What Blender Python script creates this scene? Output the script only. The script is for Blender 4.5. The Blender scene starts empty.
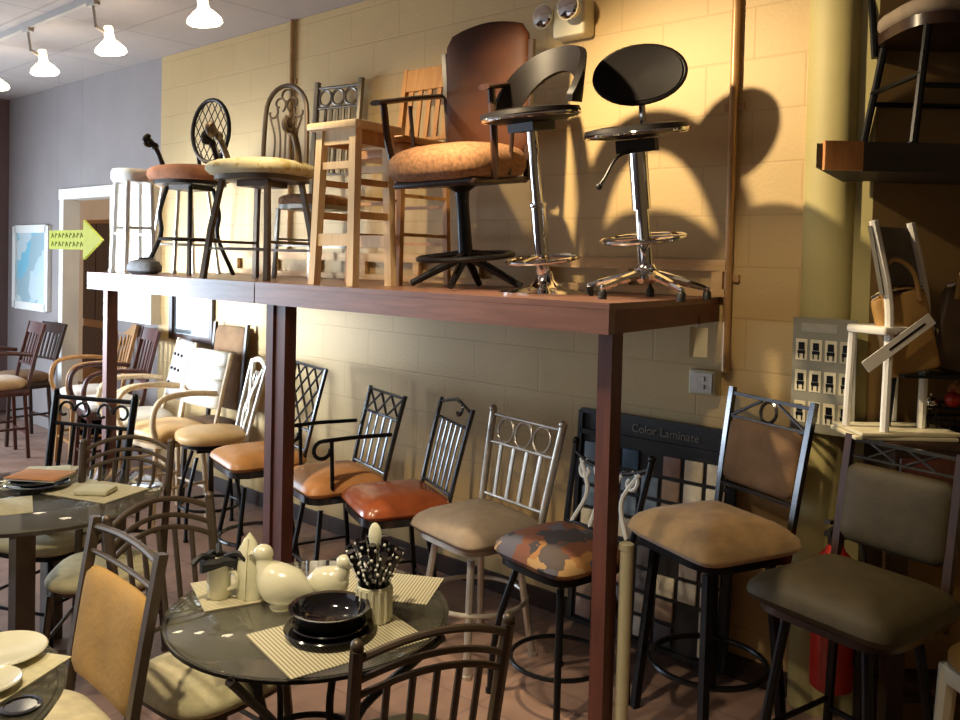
import bpy, math, random
from mathutils import Vector, Matrix
random.seed(7)
PI=math.pi
SC=bpy.context.scene
COL=SC.collection
def R(d): return math.radians(d)
def lerp(a,b,t): return a+(b-a)*t

# ------------------------------------------------------------------ materials
def _new(name):
    m=bpy.data.materials.new(name); m.use_nodes=True
    nt=m.node_tree; b=nt.nodes['Principled BSDF']
    return m,nt,b
def mat(name,col,rough=.5,metal=0.,var=.12,scale=18.,bump=0.,emit=0.,coat=0.,spec=None,sheen=0.,ecol=None):
    m,nt,b=_new(name)
    N=nt.nodes; L=nt.links
    tc=N.new('ShaderNodeTexCoord'); nz=N.new('ShaderNodeTexNoise')
    nz.inputs['Scale'].default_value=scale; nz.inputs['Detail'].default_value=5
    L.new(tc.outputs['Object'],nz.inputs['Vector'])
    cr=N.new('ShaderNodeValToRGB')
    lo=[max(0,c*(1-var)) for c in col]; hi=[min(1,c*(1+var)) for c in col]
    cr.color_ramp.elements[0].color=(*lo,1); cr.color_ramp.elements[1].color=(*hi,1)
    cr.color_ramp.elements[0].position=.3; cr.color_ramp.elements[1].position=.7
    L.new(nz.outputs['Fac'],cr.inputs['Fac']); L.new(cr.outputs['Color'],b.inputs['Base Color'])
    b.inputs['Roughness'].default_value=rough; b.inputs['Metallic'].default_value=metal
    if spec is not None: b.inputs['Specular IOR Level'].default_value=spec
    if coat: b.inputs['Coat Weight'].default_value=coat; b.inputs['Coat Roughness'].default_value=.12
    if sheen: b.inputs['Sheen Weight'].default_value=sheen
    if bump:
        bp=N.new('ShaderNodeBump'); bp.inputs['Strength'].default_value=bump; bp.inputs['Distance'].default_value=.01
        n2=N.new('ShaderNodeTexNoise'); n2.inputs['Scale'].default_value=scale*8; L.new(tc.outputs['Object'],n2.inputs['Vector'])
        L.new(n2.outputs['Fac'],bp.inputs['Height']); L.new(bp.outputs['Normal'],b.inputs['Normal'])
    if emit:
        b.inputs['Emission Color'].default_value=(*(ecol or col),1); b.inputs['Emission Strength'].default_value=emit
    return m
def wood(name,c1,c2,rough=.4,scale=(3,3,28),axis='Z',coat=0.):
    m,nt,b=_new(name); N=nt.nodes; L=nt.links
    tc=N.new('ShaderNodeTexCoord'); mp=N.new('ShaderNodeMapping')
    s={'Z':(30,30,2.5),'X':(2.5,30,30),'Y':(30,2.5,30)}[axis]
    mp.inputs['Scale'].default_value=s; L.new(tc.outputs['Object'],mp.inputs['Vector'])
    nz=N.new('ShaderNodeTexNoise'); nz.inputs['Scale'].default_value=1.3; nz.inputs['Detail'].default_value=6; nz.inputs['Distortion'].default_value=.6
    L.new(mp.outputs['Vector'],nz.inputs['Vector'])
    cr=N.new('ShaderNodeValToRGB'); cr.color_ramp.elements[0].color=(*c1,1); cr.color_ramp.elements[1].color=(*c2,1)
    cr.color_ramp.elements[0].position=.32; cr.color_ramp.elements[1].position=.68
    L.new(nz.outputs['Fac'],cr.inputs['Fac']); L.new(cr.outputs['Color'],b.inputs['Base Color'])
    b.inputs['Roughness'].default_value=rough
    if coat: b.inputs['Coat Weight'].default_value=coat
    return m
def block_wall(name,c1,c2,mortar,bump=.5):
    m,nt,b=_new(name); N=nt.nodes; L=nt.links
    tc=N.new('ShaderNodeTexCoord'); sep=N.new('ShaderNodeSeparateXYZ'); cmb=N.new('ShaderNodeCombineXYZ')
    L.new(tc.outputs['Object'],sep.inputs[0]); L.new(sep.outputs['X'],cmb.inputs['X']); L.new(sep.outputs['Z'],cmb.inputs['Y'])
    br=N.new('ShaderNodeTexBrick'); L.new(cmb.outputs[0],br.inputs['Vector'])
    br.inputs['Scale'].default_value=1.; br.inputs['Brick Width'].default_value=.45; br.inputs['Row Height'].default_value=.225
    br.inputs['Mortar Size'].default_value=.006; br.inputs['Mortar Smooth'].default_value=.6
    br.inputs['Color1'].default_value=(*c1,1); br.inputs['Color2'].default_value=(*c2,1); br.inputs['Mortar'].default_value=(*mortar,1)
    nz=N.new('ShaderNodeTexNoise'); nz.inputs['Scale'].default_value=3.; nz.inputs['Detail'].default_value=6
    L.new(tc.outputs['Object'],nz.inputs['Vector'])
    mx=N.new('ShaderNodeMixRGB'); mx.blend_type='MULTIPLY'; mx.inputs['Fac'].default_value=.35
    cr=N.new('ShaderNodeValToRGB'); cr.color_ramp.elements[0].color=(.7,.7,.7,1); cr.color_ramp.elements[1].color=(1,1,1,1)
    L.new(nz.outputs['Fac'],cr.inputs['Fac']); L.new(br.outputs['Color'],mx.inputs['Color1']); L.new(cr.outputs['Color'],mx.inputs['Color2'])
    L.new(mx.outputs['Color'],b.inputs['Base Color']); b.inputs['Roughness'].default_value=.55
    bp=N.new('ShaderNodeBump'); bp.inputs['Strength'].default_value=bump; bp.inputs['Distance'].default_value=.008
    n2=N.new('ShaderNodeTexNoise'); n2.inputs['Scale'].default_value=60; L.new(tc.outputs['Object'],n2.inputs['Vector'])
    ma=N.new('ShaderNodeMath'); ma.operation='MULTIPLY_ADD'; ma.inputs[1].default_value=-2.0
    L.new(br.outputs['Fac'],ma.inputs[0]); L.new(n2.outputs['Fac'],ma.inputs[2])
    L.new(ma.outputs[0],bp.inputs['Height']); L.new(bp.outputs['Normal'],b.inputs['Normal'])
    return m
def tile_mat(name,c1,c2,mortar,w,h,ms,rough=.6,off=.0,mott=.6):
    m,nt,b=_new(name); N=nt.nodes; L=nt.links
    tc=N.new('ShaderNodeTexCoord'); br=N.new('ShaderNodeTexBrick')
    L.new(tc.outputs['Object'],br.inputs['Vector'])
    br.offset=off
    br.inputs['Scale'].default_value=1.; br.inputs['Brick Width'].default_value=w; br.inputs['Row Height'].default_value=h
    br.inputs['Mortar Size'].default_value=ms
    br.inputs['Color1'].default_value=(*c1,1); br.inputs['Color2'].default_value=(*c2,1); br.inputs['Mortar'].default_value=(*mortar,1)
    nz=N.new('ShaderNodeTexNoise'); nz.inputs['Scale'].default_value=9; nz.inputs['Detail'].default_value=8
    L.new(tc.outputs['Object'],nz.inputs['Vector'])
    mx=N.new('ShaderNodeMixRGB'); mx.blend_type='MULTIPLY'; mx.inputs['Fac'].default_value=.6
    L.new(br.outputs['Color'],mx.inputs['Color1']); L.new(nz.outputs['Fac'],mx.inputs['Color2'])
    cr=N.new('ShaderNodeValToRGB'); cr.color_ramp.elements[0].color=(.55,.55,.55,1); cr.color_ramp.elements[1].color=(1,1,1,1)
    cr.color_ramp.elements[0].position=.3; cr.color_ramp.elements[1].position=.7
    L.new(nz.outputs['Fac'],cr.inputs['Fac']); L.new(cr.outputs['Color'],mx.inputs['Color2'])
    L.new(mx.outputs['Color'],b.inputs['Base Color']); mx.inputs['Fac'].default_value=mott
    b.inputs['Roughness'].default_value=rough
    return m
def stripes(name,c1,c2,scale,axis='X',rough=.7):
    m,nt,b=_new(name); N=nt.nodes; L=nt.links
    tc=N.new('ShaderNodeTexCoord'); w=N.new('ShaderNodeTexWave'); w.bands_direction=axis
    w.inputs['Scale'].default_value=scale; L.new(tc.outputs['Object'],w.inputs['Vector'])
    cr=N.new('ShaderNodeValToRGB'); cr.color_ramp.elements[0].color=(*c1,1); cr.color_ramp.elements[1].color=(*c2,1)
    cr.color_ramp.elements[0].position=.60; cr.color_ramp.elements[1].position=.85
    L.new(w.outputs['Fac'],cr.inputs['Fac']); L.new(cr.outputs['Color'],b.inputs['Base Color']); b.inputs['Roughness'].default_value=rough
    return m
def patches(name,cols,scale=9.,rough=.85,detail=0.):
    m,nt,b=_new(name); N=nt.nodes; L=nt.links
    tc=N.new('ShaderNodeTexCoord'); v=N.new('ShaderNodeTexVoronoi'); v.inputs['Scale'].default_value=scale
    nz=N.new('ShaderNodeTexNoise'); nz.inputs['Scale'].default_value=scale; 
    L.new(tc.outputs['Object'],nz.inputs['Vector'])
    mxv=N.new('ShaderNodeMixRGB'); mxv.inputs['Fac'].default_value=.12
    L.new(tc.outputs['Object'],mxv.inputs['Color1']); L.new(nz.outputs['Color'],mxv.inputs['Color2']); L.new(mxv.outputs['Color'],v.inputs['Vector'])
    sp=N.new('ShaderNodeSeparateColor'); L.new(v.outputs['Color'],sp.inputs[0])
    cr=N.new('ShaderNodeValToRGB'); cr.color_ramp.interpolation='CONSTANT'
    e=cr.color_ramp.elements
    e[0].color=(*cols[0],1); e[0].position=0
    e[1].color=(*cols[1],1); e[1].position=1/len(cols)
    for i,c in enumerate(cols[2:]):
        q=e.new((i+2)/len(cols)); q.color=(*c,1)
    L.new(sp.outputs[0],cr.inputs['Fac']); L.new(cr.outputs['Color'],b.inputs['Base Color']); b.inputs['Roughness'].default_value=rough
    return m
def glass(name,col=(.85,.95,.92),rough=.02,pale_mix=.10):
    m,nt,b=_new(name)
    N=nt.nodes; L=nt.links
    out=N['Material Output']
    g=N.new('ShaderNodeBsdfGlossy'); g.inputs['Roughness'].default_value=rough; g.inputs['Color'].default_value=(1,1,1,1)
    t=N.new('ShaderNodeBsdfTransparent'); t.inputs['Color'].default_value=(*col,1)
    f=N.new('ShaderNodeFresnel'); f.inputs['IOR'].default_value=1.55
    mx=N.new('ShaderNodeMixShader'); L.new(f.outputs[0],mx.inputs[0]); L.new(t.outputs[0],mx.inputs[1]); L.new(g.outputs[0],mx.inputs[2])
    df=N.new('ShaderNodeBsdfDiffuse'); df.inputs['Color'].default_value=(.5,.47,.36,1)  # pale diffuse share stands in for lit things reflected in the glass
    m2=N.new('ShaderNodeMixShader'); m2.inputs[0].default_value=pale_mix; L.new(mx.outputs[0],m2.inputs[1]); L.new(df.outputs[0],m2.inputs[2])
    L.new(m2.outputs[0],out.inputs['Surface'])
    return m

M={}
M['iron']=mat('dark_iron',(.022,.018,.016),.38,.7,bump=.05)
M['iron2']=mat('black_iron',(.012,.012,.014),.33,.6)
M['bronze']=mat('bronze_brown_metal',(.115,.085,.06),.42,.55)
M['gun']=mat('gunmetal',(.10,.10,.105),.2,.9)
M['pewter']=mat('pewter_metal',(.20,.18,.15),.4,.8)
M['silver']=mat('silver_painted_metal',(.54,.50,.44),.38,.75)
M['chrome']=mat('chrome',(.78,.77,.75),.07,1.,var=.02)
M['blackvinyl']=mat('black_vinyl',(.007,.005,.0045),.5,0,spec=.22,bump=.04)
M['blackplastic']=mat('black_plastic',(.012,.012,.012),.45)
M['tan_suede']=mat('tan_suede',(.42,.26,.11),.95,0,.22,12,.2,sheen=.3)
M['brown_suede']=mat('brown_suede',(.17,.095,.045),.95,0,.2,10,.2)
M['olive_leather']=mat('dark_olive_leather',(.038,.028,.012),.62,0,.2,14,.08,spec=.28)
M['beige']=mat('beige_microfiber',(.27,.21,.15),.95,0,.1,20,.2)
M['red_leather']=mat('red_brown_leather',(.30,.075,.025),.27,0,.2,9,.05,coat=.3)
M['orange_leather']=mat('orange_tan_leather',(.66,.30,.11),.42,0,.1,9,.05)
M['caramel']=mat('caramel_vinyl',(.56,.27,.09),.4,0,.15,9,.05)
M['tan_vinyl']=mat('honey_tan_vinyl',(.76,.50,.22),.4,0,.1,9)
M['cream_vinyl']=mat('cream_vinyl',(.74,.70,.60),.35,0,.05,9)
M['white_fabric']=mat('white_fabric',(.82,.80,.76),.8,0,.05,12)
M['cream_fabric']=mat('cream_fabric',(.60,.53,.33),.9,0,.12,25,.2)
M['floral']=patches('cream_floral_fabric',[(.66,.58,.34),(.72,.65,.42),(.55,.42,.16),(.70,.62,.38)],22)
M['multi']=patches('multicolour_patch_fabric',[(.04,.035,.04),(.30,.14,.045),(.09,.085,.11),(.15,.055,.03),(.36,.22,.09),(.08,.06,.055)],13)
M['rust']=mat('rust_fabric',(.40,.17,.085),.9,0,.2,20,.2)
M['pub_fabric']=mat('rust_brown_patterned_fabric',(.25,.12,.05),.9,0,.35,60,.2)
M['pub_leather']=mat('brown_leather',(.062,.018,.005),.6,0,.3,5,.06,spec=.25)
M['tan_back']=mat('golden_tan_suede',(.40,.235,.07),.92,0,.16,6,.2)
M['grey_fabric']=mat('grey_fabric',(.30,.28,.27),.85,0,.2,15,.2)
M['blue_seat']=mat('cream_blue_lit_seat',(.55,.50,.38),.6,0,.06,9)
M['oak']=wood('golden_oak',(.46,.21,.06),(.58,.30,.10),.4)
M['birch']=wood('daylit_birch',(.72,.52,.29),(.84,.64,.38),.4)  # daylight on the stool front is put into this paler birch
M['birch_dark']=wood('honey_birch',(.45,.22,.075),(.56,.30,.11),.4)
M['mahog']=wood('dark_mahogany',(.045,.012,.009),(.085,.022,.014),.35)
M['walnut']=wood('dark_walnut',(.022,.011,.008),(.045,.020,.013),.32)
M['shelf']=wood('stained_shelf_timber',(.16,.075,.055),(.23,.11,.08),.34,axis='X')
M['shelfend']=wood('stained_beam_timber',(.085,.022,.014),(.13,.036,.022),.5,axis='Y')
M['post']=wood('stained_post_timber',(.075,.022,.014),(.125,.038,.024),.5)
M['pine']=wood('pine_board',(.55,.33,.14),(.68,.45,.22),.6,axis='X')
M['rattan']=wood('bent_rattan',(.58,.42,.24),(.70,.54,.34),.45)
M['orange_wood']=wood('orange_end_grain',(.40,.16,.045),(.52,.23,.07),.5)
M['darkboard']=wood('dark_board',(.030,.022,.015),(.05,.036,.024),.6,axis='X')
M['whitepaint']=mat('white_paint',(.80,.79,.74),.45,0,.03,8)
M['creampaint']=mat('cream_paint',(.66,.60,.42),.45,0,.08,8)
M['palepipe']=mat('pale_plastic_pipe',(.50,.46,.30),.5,0,.06,8)
M['ceramic']=mat('cream_glazed_ceramic',(.72,.69,.50),.22,0,.04,8,coat=.4)
M['blackglaze']=mat('black_glazed_ceramic',(.008,.007,.009),.08,0,.1,8,coat=.6)
M['napkin']=mat('cream_napkin',(.68,.66,.46),.9,0,.06,20,.15)
M['placemat']=stripes('striped_placemat',(.62,.57,.38),(.24,.20,.12),30)
M['plainmat']=mat('cream_placemat',(.62,.57,.36),.9,0,.1,40,.2)
M['bluemat']=mat('blue_grey_glazed_ceramic',(.12,.17,.25),.3)
M['bookcover']=mat('orange_book_cover',(.62,.27,.09),.5)
M['paper']=mat('white_paper',(.82,.80,.72),.8,0,.03,20)
M['tagpaper']=mat('cream_paper_tag',(.66,.60,.42),.8,0,.03,20)
M['glass']=glass('table_glass',(.93,.95,.92),.02,.07)
M['red']=mat('red_enamel',(.42,.018,.012),.3,0,.08,8,coat=.3)
M['rubber']=mat('black_rubber',(.01,.01,.01),.6)
M['kraft']=mat('tan_kraft_leather',(.42,.24,.075),.6,0,.15,8,.1)
M['emitw']=mat('lit_lamp_face',(1,.86,.62),.5,emit=9,ecol=(1,.84,.58))
M['emitn']=mat('lit_lamp_socket',(1,.82,.55),.5,emit=3.2,ecol=(1,.8,.52))
M['trackwhite']=mat('track_white_enamel',(.42,.39,.36),.4,0,.04,8)
M['clear']=glass('clear_lens',(.9,.9,.88),.08)
M['yellow']=mat('yellow_green_card',(.33,.34,.02),.7,0,.08,10)
M['ink']=mat('dark_green_ink',(.16,.20,.02),.7)
M['daylight']=mat('bright_daylight_pane',(.95,.97,1.),.5,emit=6.,ecol=(.93,.97,1.))

# ------------------------------------------------------------------ mesh builder
class MB:
    def __init__(s): s.v=[]; s.f=[]
    def add(s,vs,fs):
        o=len(s.v); s.v+= [tuple(p) for p in vs]; s.f+=[tuple(i+o for i in q) for q in fs]; return s
    def box(s,c,d,rot=None,tap=1.):
        x,y,z=[q/2 for q in d]
        vs=[]
        for (i,j,k) in ((-1,-1,-1),(1,-1,-1),(1,1,-1),(-1,1,-1),(-1,-1,1),(1,-1,1),(1,1,1),(-1,1,1)):
            t=tap if k>0 else 1
            vs.append(Vector((i*x*t,j*y*t,k*z)))
        if rot is not None:
            e=Matrix.Rotation(rot[2],3,'Z')@Matrix.Rotation(rot[1],3,'Y')@Matrix.Rotation(rot[0],3,'X')
            vs=[e@v for v in vs]
        vs=[v+Vector(c) for v in vs]
        return s.add(vs,[(0,3,2,1),(4,5,6,7),(0,1,5,4),(1,2,6,5),(2,3,7,6),(3,0,4,7)])
    def rbox(s,c,d,r=.01,rot=None):
        # box with bevelled edges (chamfered slab): rounded rectangle outline, two bevel rings
        x,y,z=[q/2 for q in d]; r=min(r,x*.95,y*.95,z*.95)
        out=[]
        for (sx,sy,a0) in ((1,1,0),(-1,1,90),(-1,-1,180),(1,-1,270)):
            for k in range(4):
                a=R(a0+30*k); out.append((sx*(x-r)+r*math.cos(a),sy*(y-r)+r*math.sin(a)))
        rings=[]
        for zz,ins in ((-z,r*.7),(-z+r*.3,r*.2),(-z+r,0),(z-r,0),(z-r*.3,r*.2),(z,r*.7)):
            rings.append([Vector((px*(1-ins/x),py*(1-ins/y),zz)) for px,py in out])
        n=len(out); vs=[];fs=[]
        for g in rings: vs+=g
        for i in range(len(rings)-1):
            for k in range(n):
                a=i*n+k;b=i*n+(k+1)%n; fs.append((a,b,b+n,a+n))
        fs.append(tuple(range(n-1,-1,-1))); fs.append(tuple(range((len(rings)-1)*n,len(rings)*n)))
        if rot is not None:
            e=Matrix.Rotation(rot[2],3,'Z')@Matrix.Rotation(rot[1],3,'Y')@Matrix.Rotation(rot[0],3,'X')
            vs=[e@v for v in vs]
        return s.add([v+Vector(c) for v in vs],fs)
    def tube(s,pts,r,n=8,closed=False,flat=None,cap=True,smooth=0):
        P=[Vector(p) for p in pts]
        if smooth and len(P)>2:
            Q=[]
            m=len(P)
            rng=range(m if closed else m-1)
            for i in rng:
                if closed: p0,p1,p2,p3=P[(i-1)%m],P[i],P[(i+1)%m],P[(i+2)%m]
                else:
                    p1,p2=P[i],P[i+1]; p0=P[i-1] if i>0 else 2*p1-p2; p3=P[i+2] if i+2<m else 2*p2-p1
                for k in range(smooth):
                    t=k/smooth
                    Q.append(.5*((2*p1)+(-p0+p2)*t+(2*p0-5*p1+4*p2-p3)*t*t+(-p0+3*p1-3*p2+p3)*t**3))
            if not closed: Q.append(P[-1])
            if isinstance(r,(list,tuple)):
                rr=[]
                for i in range(len(P)-1):
                    for k in range(smooth): rr.append(lerp(r[i],r[i+1],k/smooth))
                rr.append(r[-1]); r=rr
            P=Q
        m=len(P)
        if not isinstance(r,(list,tuple)): r=[r]*m
        T=[]
        for i in range(m):
            if closed: d=P[(i+1)%m]-P[(i-1)%m]
            else: d=P[min(i+1,m-1)]-P[max(i-1,0)]
            T.append(d.normalized() if d.length>1e-9 else Vector((0,0,1)))
        up=Vector((0,0,1)) if abs(T[0].z)<.9 else Vector((0,1,0))
        nx=(up-T[0]*up.dot(T[0])).normalized()
        vs=[]
        for i in range(m):
            nx=(nx-T[i]*nx.dot(T[i])); nx=nx.normalized() if nx.length>1e-6 else T[i].orthogonal().normalized()
            ny=T[i].cross(nx)
            for k in range(n):
                a=2*PI*k/n+ (PI/4 if n==4 else 0)
                fx,fy=(flat if flat else (1,1))
                vs.append(P[i]+nx*(math.cos(a)*r[i]*fx)+ny*(math.sin(a)*r[i]*fy))
        fs=[]
        for i in range(m if closed else m-1):
            j=(i+1)%m
            for k in range(n):
                fs.append((i*n+k,i*n+(k+1)%n,j*n+(k+1)%n,j*n+k))
        if cap and not closed:
            fs.append(tuple(range(n-1,-1,-1))); fs.append(tuple((m-1)*n+k for k in range(n)))
        return s.add(vs,fs)
    def bar(s,a,b,r,n=4): return s.tube([a,b],r,n)
    def ring(s,c,rad,r,n=8,seg=36,axis='Z',ry=None,a0=0,a1=360):
        pts=[]; ry=ry or rad; full=(a1-a0)>=360
        for i in range(seg if full else seg+1):
            a=R(a0+(a1-a0)*i/seg)
            x,y=rad*math.cos(a),ry*math.sin(a)
            if axis=='Z': pts.append((c[0]+x,c[1]+y,c[2]))
            elif axis=='Y': pts.append((c[0]+x,c[1],c[2]+y))
            else: pts.append((c[0],c[1]+x,c[2]+y))
        return s.tube(pts,r,n,closed=full)
    def lathe(s,prof,n=24,c=(0,0,0),sup=2.,sx=1.,sy=1.,tap=0.,saddle=0.):
        # revolve (radius,z) about Z; sup>2 makes a squarish cushion outline, sx/sy scale it
        vs=[];fs=[]
        for (r_,z_) in prof:
            for k in range(n):
                a=2*PI*k/n+PI/n; ca,sa=math.cos(a),math.sin(a)
                q=(abs(ca)**sup+abs(sa)**sup)**(-1./sup)
                x=ca*q*r_*sx; y=sa*q*r_*sy
                x*=1-tap*y/max(sy,1e-6)
                zz=z_
                if saddle: zz+=saddle*((x/sx)**2-.35)*(1 if r_>0 else 1)
                vs.append((c[0]+x,c[1]+y,c[2]+zz))
        m=len(prof)
        for i in range(m-1):
            for k in range(n):
                fs.append((i*n+k,i*n+(k+1)%n,(i+1)*n+(k+1)%n,(i+1)*n+k))
        if prof[0][0]>1e-6: fs.append(tuple(range(n-1,-1,-1)))
        if prof[-1][0]>1e-6: fs.append(tuple((m-1)*n+k for k in range(n)))
        return s.add(vs,fs)
    def ball(s,c,r,n=12,sz=1.,sx=1.,sy=1.):
        pr=[(max(1e-4,math.sin(PI*i/8)),-math.cos(PI*i/8)) for i in range(9)]
        vs=[];fs=[]
        for (q,z) in pr:
            for k in range(n):
                a=2*PI*k/n; vs.append((c[0]+r*sx*q*math.cos(a),c[1]+r*sy*q*math.sin(a),c[2]+r*sz*z))
        for i in range(8):
            for k in range(n): fs.append((i*n+k,i*n+(k+1)%n,(i+1)*n+(k+1)%n,(i+1)*n+k))
        return s.add(vs,fs)
    def prism(s,out,a,b,plane='XY'):
        n=len(out); vs=[]
        for h in (a,b):
            for (p,q) in out:
                vs.append({'XY':(p,q,h),'XZ':(p,h,q),'YZ':(h,p,q)}[plane])
        fs=[tuple(range(n-1,-1,-1)),tuple(range(n,2*n))]
        for k in range(n): fs.append((k,(k+1)%n,n+(k+1)%n,n+k))
        return s.add(vs,fs)
    def shell(s,grid,th):
        # grid[i][j] of points -> sheet with thickness along its normal
        G=[[Vector(p) for p in row] for row in grid]; a=len(G); b=len(G[0])
        nor=[[None]*b for _ in range(a)]
        for i in range(a):
            for j in range(b):
                du=G[min(i+1,a-1)][j]-G[max(i-1,0)][j]; dv=G[i][min(j+1,b-1)]-G[i][max(j-1,0)]
                n_=du.cross(dv); nor[i][j]=n_.normalized() if n_.length>1e-9 else Vector((0,0,1))
        vs=[];fs=[]
        for sg in (0,1):
            for i in range(a):
                for j in range(b): vs.append(G[i][j]+nor[i][j]*(th*(sg-.5)))
        o=a*b
        for i in range(a-1):
            for j in range(b-1):
                p=i*b+j; fs.append((p,p+b,p+b+1,p+1)); fs.append((o+p,o+p+1,o+p+b+1,o+p+b))
        ed=[(i,0) for i in range(a)]+[(a-1,j) for j in range(1,b)]+[(i,b-1) for i in range(a-2,-1,-1)]+[(0,j) for j in range(b-2,0,-1)]
        for k in range(len(ed)):
            p=ed[k][0]*b+ed[k][1]; q=ed[(k+1)%len(ed)][0]*b+ed[(k+1)%len(ed)][1]
            fs.append((p,q,o+q,o+p))
        return s.add(vs,fs)
    def xf(s,loc=(0,0,0),rz=0,rx=0,ry=0):
        e=Matrix.Translation(loc)@Matrix.Rotation(rz,4,'Z')@Matrix.Rotation(ry,4,'Y')@Matrix.Rotation(rx,4,'X')
        s.v=[tuple(e@Vector(p)) for p in s.v]; return s

def obj(name,mb,m,parent=None,label=None,ang=38,kind=None):
    me=bpy.data.meshes.new(name); me.from_pydata(mb.v,[],mb.f); me.validate(); 
    import bmesh
    bm=bmesh.new(); bm.from_mesh(me); bmesh.ops.recalc_face_normals(bm,faces=bm.faces); bm.to_mesh(me); bm.free()
    me.materials.append(M[m] if isinstance(m,str) else m)
    for p in me.polygons: p.use_smooth=True
    try: me.set_sharp_from_angle(angle=R(ang))
    except Exception: pass
    o=bpy.data.objects.new(name,me); COL.objects.link(o)
    if parent is not None: o.parent=parent
    if label: o['label']=label
    if kind: o['kind']=kind
    return o
def thing(name,label,cat,loc=(0,0,0),rz=0.,group=None):
    o=bpy.data.objects.new(name,None); COL.objects.link(o); o.empty_display_size=.1
    o.location=loc; o.rotation_euler=(0,0,R(rz)); o['label']=label; o['category']=cat
    if group: o['group']=group
    return o
def tag(o,label,cat,group=None):
    o['label']=label; o['category']=cat
    if group: o['group']=group
    return o
def struct(name,mb,m,parent=None): return obj(name,mb,m,parent,kind=None if parent else 'structure')
def dup(root,loc,rz,label=None,group=None):
    r=root.copy(); COL.objects.link(r); r.location=loc; r.rotation_euler=(0,0,R(rz))
    if label: r['label']=label
    if group: r['group']=group
    for ch in list(root.children):
        c=ch.copy(); COL.objects.link(c); c.parent=r
        for g in ch.children:
            d=g.copy(); COL.objects.link(d); d.parent=c
    return r

# ------------------------------------------------------------------ setting
WX=-6.7        # where the yellow paint ends and the grey-purple paint starts
CZ=3.42
M['yellowwall']=block_wall('yellow_block_wall',(.52,.36,.155),(.535,.375,.165),(.47,.32,.135),.16)
M['purplewall']=mat('grey_purple_plaster',(.27,.235,.225),.7,0,.06,3,.1)
M['mauvewall']=mat('dark_mauve_plaster',(.16,.105,.10),.7,0,.08,3)
M['columnpaint']=mat('olive_yellow_plaster',(.42,.36,.15),.6,0,.08,3,.1)
M['brownwall']=mat('dark_brown_plaster',(.24,.145,.05),.7,0,.15,2)
M['ceil']=tile_mat('ceiling_tiles',(.43,.37,.34),(.45,.39,.355),(.34,.295,.27),1.22,.61,.010,.85,.0,.12)
M['floor']=tile_mat('brown_floor_tiles',(.30,.185,.14),(.33,.205,.155),(.24,.15,.115),.32,.32,.006,.5)
def wallseg(mb,x0,x1,z0,z1,y0=0.,y1=.14): mb.box(((x0+x1)/2,(y0+y1)/2,(z0+z1)/2),(x1-x0,y1-y0,z1-z0))
w=MB(); wallseg(w,WX,-1.31,0,CZ); struct('wall_back',w,'yellowwall')
w=MB(); wallseg(w,-10.,-8.62,0,CZ); wallseg(w,-8.62,-7.45,2.36,CZ); wallseg(w,-8.62,-8.59,0,2.36); wallseg(w,-7.45,WX,0,1.22); wallseg(w,-7.45,WX,2.36,CZ); wallseg(w,-7.45,-7.41,1.22,2.36)
struct('wall_back_left',w,'purplewall')
w=MB(); w.box((-10.07,-4,CZ/2),(.14,8.4,CZ)); struct('wall_left',w,'mauvewall')
w=MB(); w.prism([(-1.335,-.012)]+[(-1.235+.10*math.sin(R(a)),-.012-.075*math.cos(R(a))) for a in range(-80,91,10)]+[(-1.07,.0),(-1.05,.15),(-1.335,.15)],0,CZ); struct('wall_column',w,'columnpaint')
W0=Vector((-1.07,0,0)); DD=Vector((.748,.663,0)).normalized(); NN=Vector((DD.y,-DD.x,0))
def dg(a,off,z=0.): return W0+DD*a+NN*off+Vector((0,0,z))
DGZ=math.degrees(math.atan2(DD.y,DD.x))
w=MB(); q=[dg(0,0),dg(2.4,0),dg(2.4,-.14),dg(0,-.14)]; w.prism([(p.x,p.y) for p in q],0,CZ); struct('wall_right',w,'brownwall')
e=dg(2.4,0)
w=MB(); w.box((e.x+.07,-3.2,CZ/2),(.14,9.8,CZ)); struct('wall_side',w,'brownwall')
w=MB(); w.box((-4.7,-8.07,CZ/2),(11.2,.14,CZ)); struct('wall_front',w,'mauvewall')
w=MB(); w.box((-4.2,-3.4,-.05),(12.,9.8,.1)); struct('floor',w,'floor')
w=MB(); w.box((-4.2,-3.2,CZ+.05),(12.,9.8,.1)); struct('ceiling',w,'ceil')
w=MB(); w.box((-4.0,-.008,.05),(5.38,.016,.10)); struct('baseboard_back',w,'walnut')
# doorway with the room beyond, and the bright window beside it
w=MB()
for x in (-8.57,-7.49): w.box((x,.05,1.15),(.09,.16,2.30))
w.box((-8.03,.05,2.35),(1.19,.17,.10))
struct('door_1',w,'whitepaint')
M['beyond']=mat('glowing_tan_plaster',(.55,.43,.31),.8,0,.06,3,emit=.32,ecol=(.55,.43,.31))  # faint glow added, standing in for light in the far room
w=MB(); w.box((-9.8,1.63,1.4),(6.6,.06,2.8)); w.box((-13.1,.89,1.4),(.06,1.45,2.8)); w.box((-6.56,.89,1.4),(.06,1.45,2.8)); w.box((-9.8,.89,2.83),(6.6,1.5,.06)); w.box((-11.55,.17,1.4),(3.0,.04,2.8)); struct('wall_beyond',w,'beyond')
w=MB(); w.box((-9.8,.88,-.03),(6.6,1.55,.06)); struct('floor_beyond',w,'floor')
t=thing('display_cabinet','brown wooden cabinet in the room beyond the doorway','cabinet',(-10.62,1.40,0))
obj('carcass',MB().box((0,0,1.1),(.75,.3,2.2)),'birch_dark',t); 
for x in (-.18,.18):
    d_=obj('door',MB().box((x,-.16,1.55),(.34,.02,1.2)),'mahog',t); obj('knob',MB().ball((x*.3,-.18,1.5),.02,8),'gun',d_)
obj('drawer',MB().box((0,-.16,.6),(.70,.02,.5)),'mahog',t)
w=MB()
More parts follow.
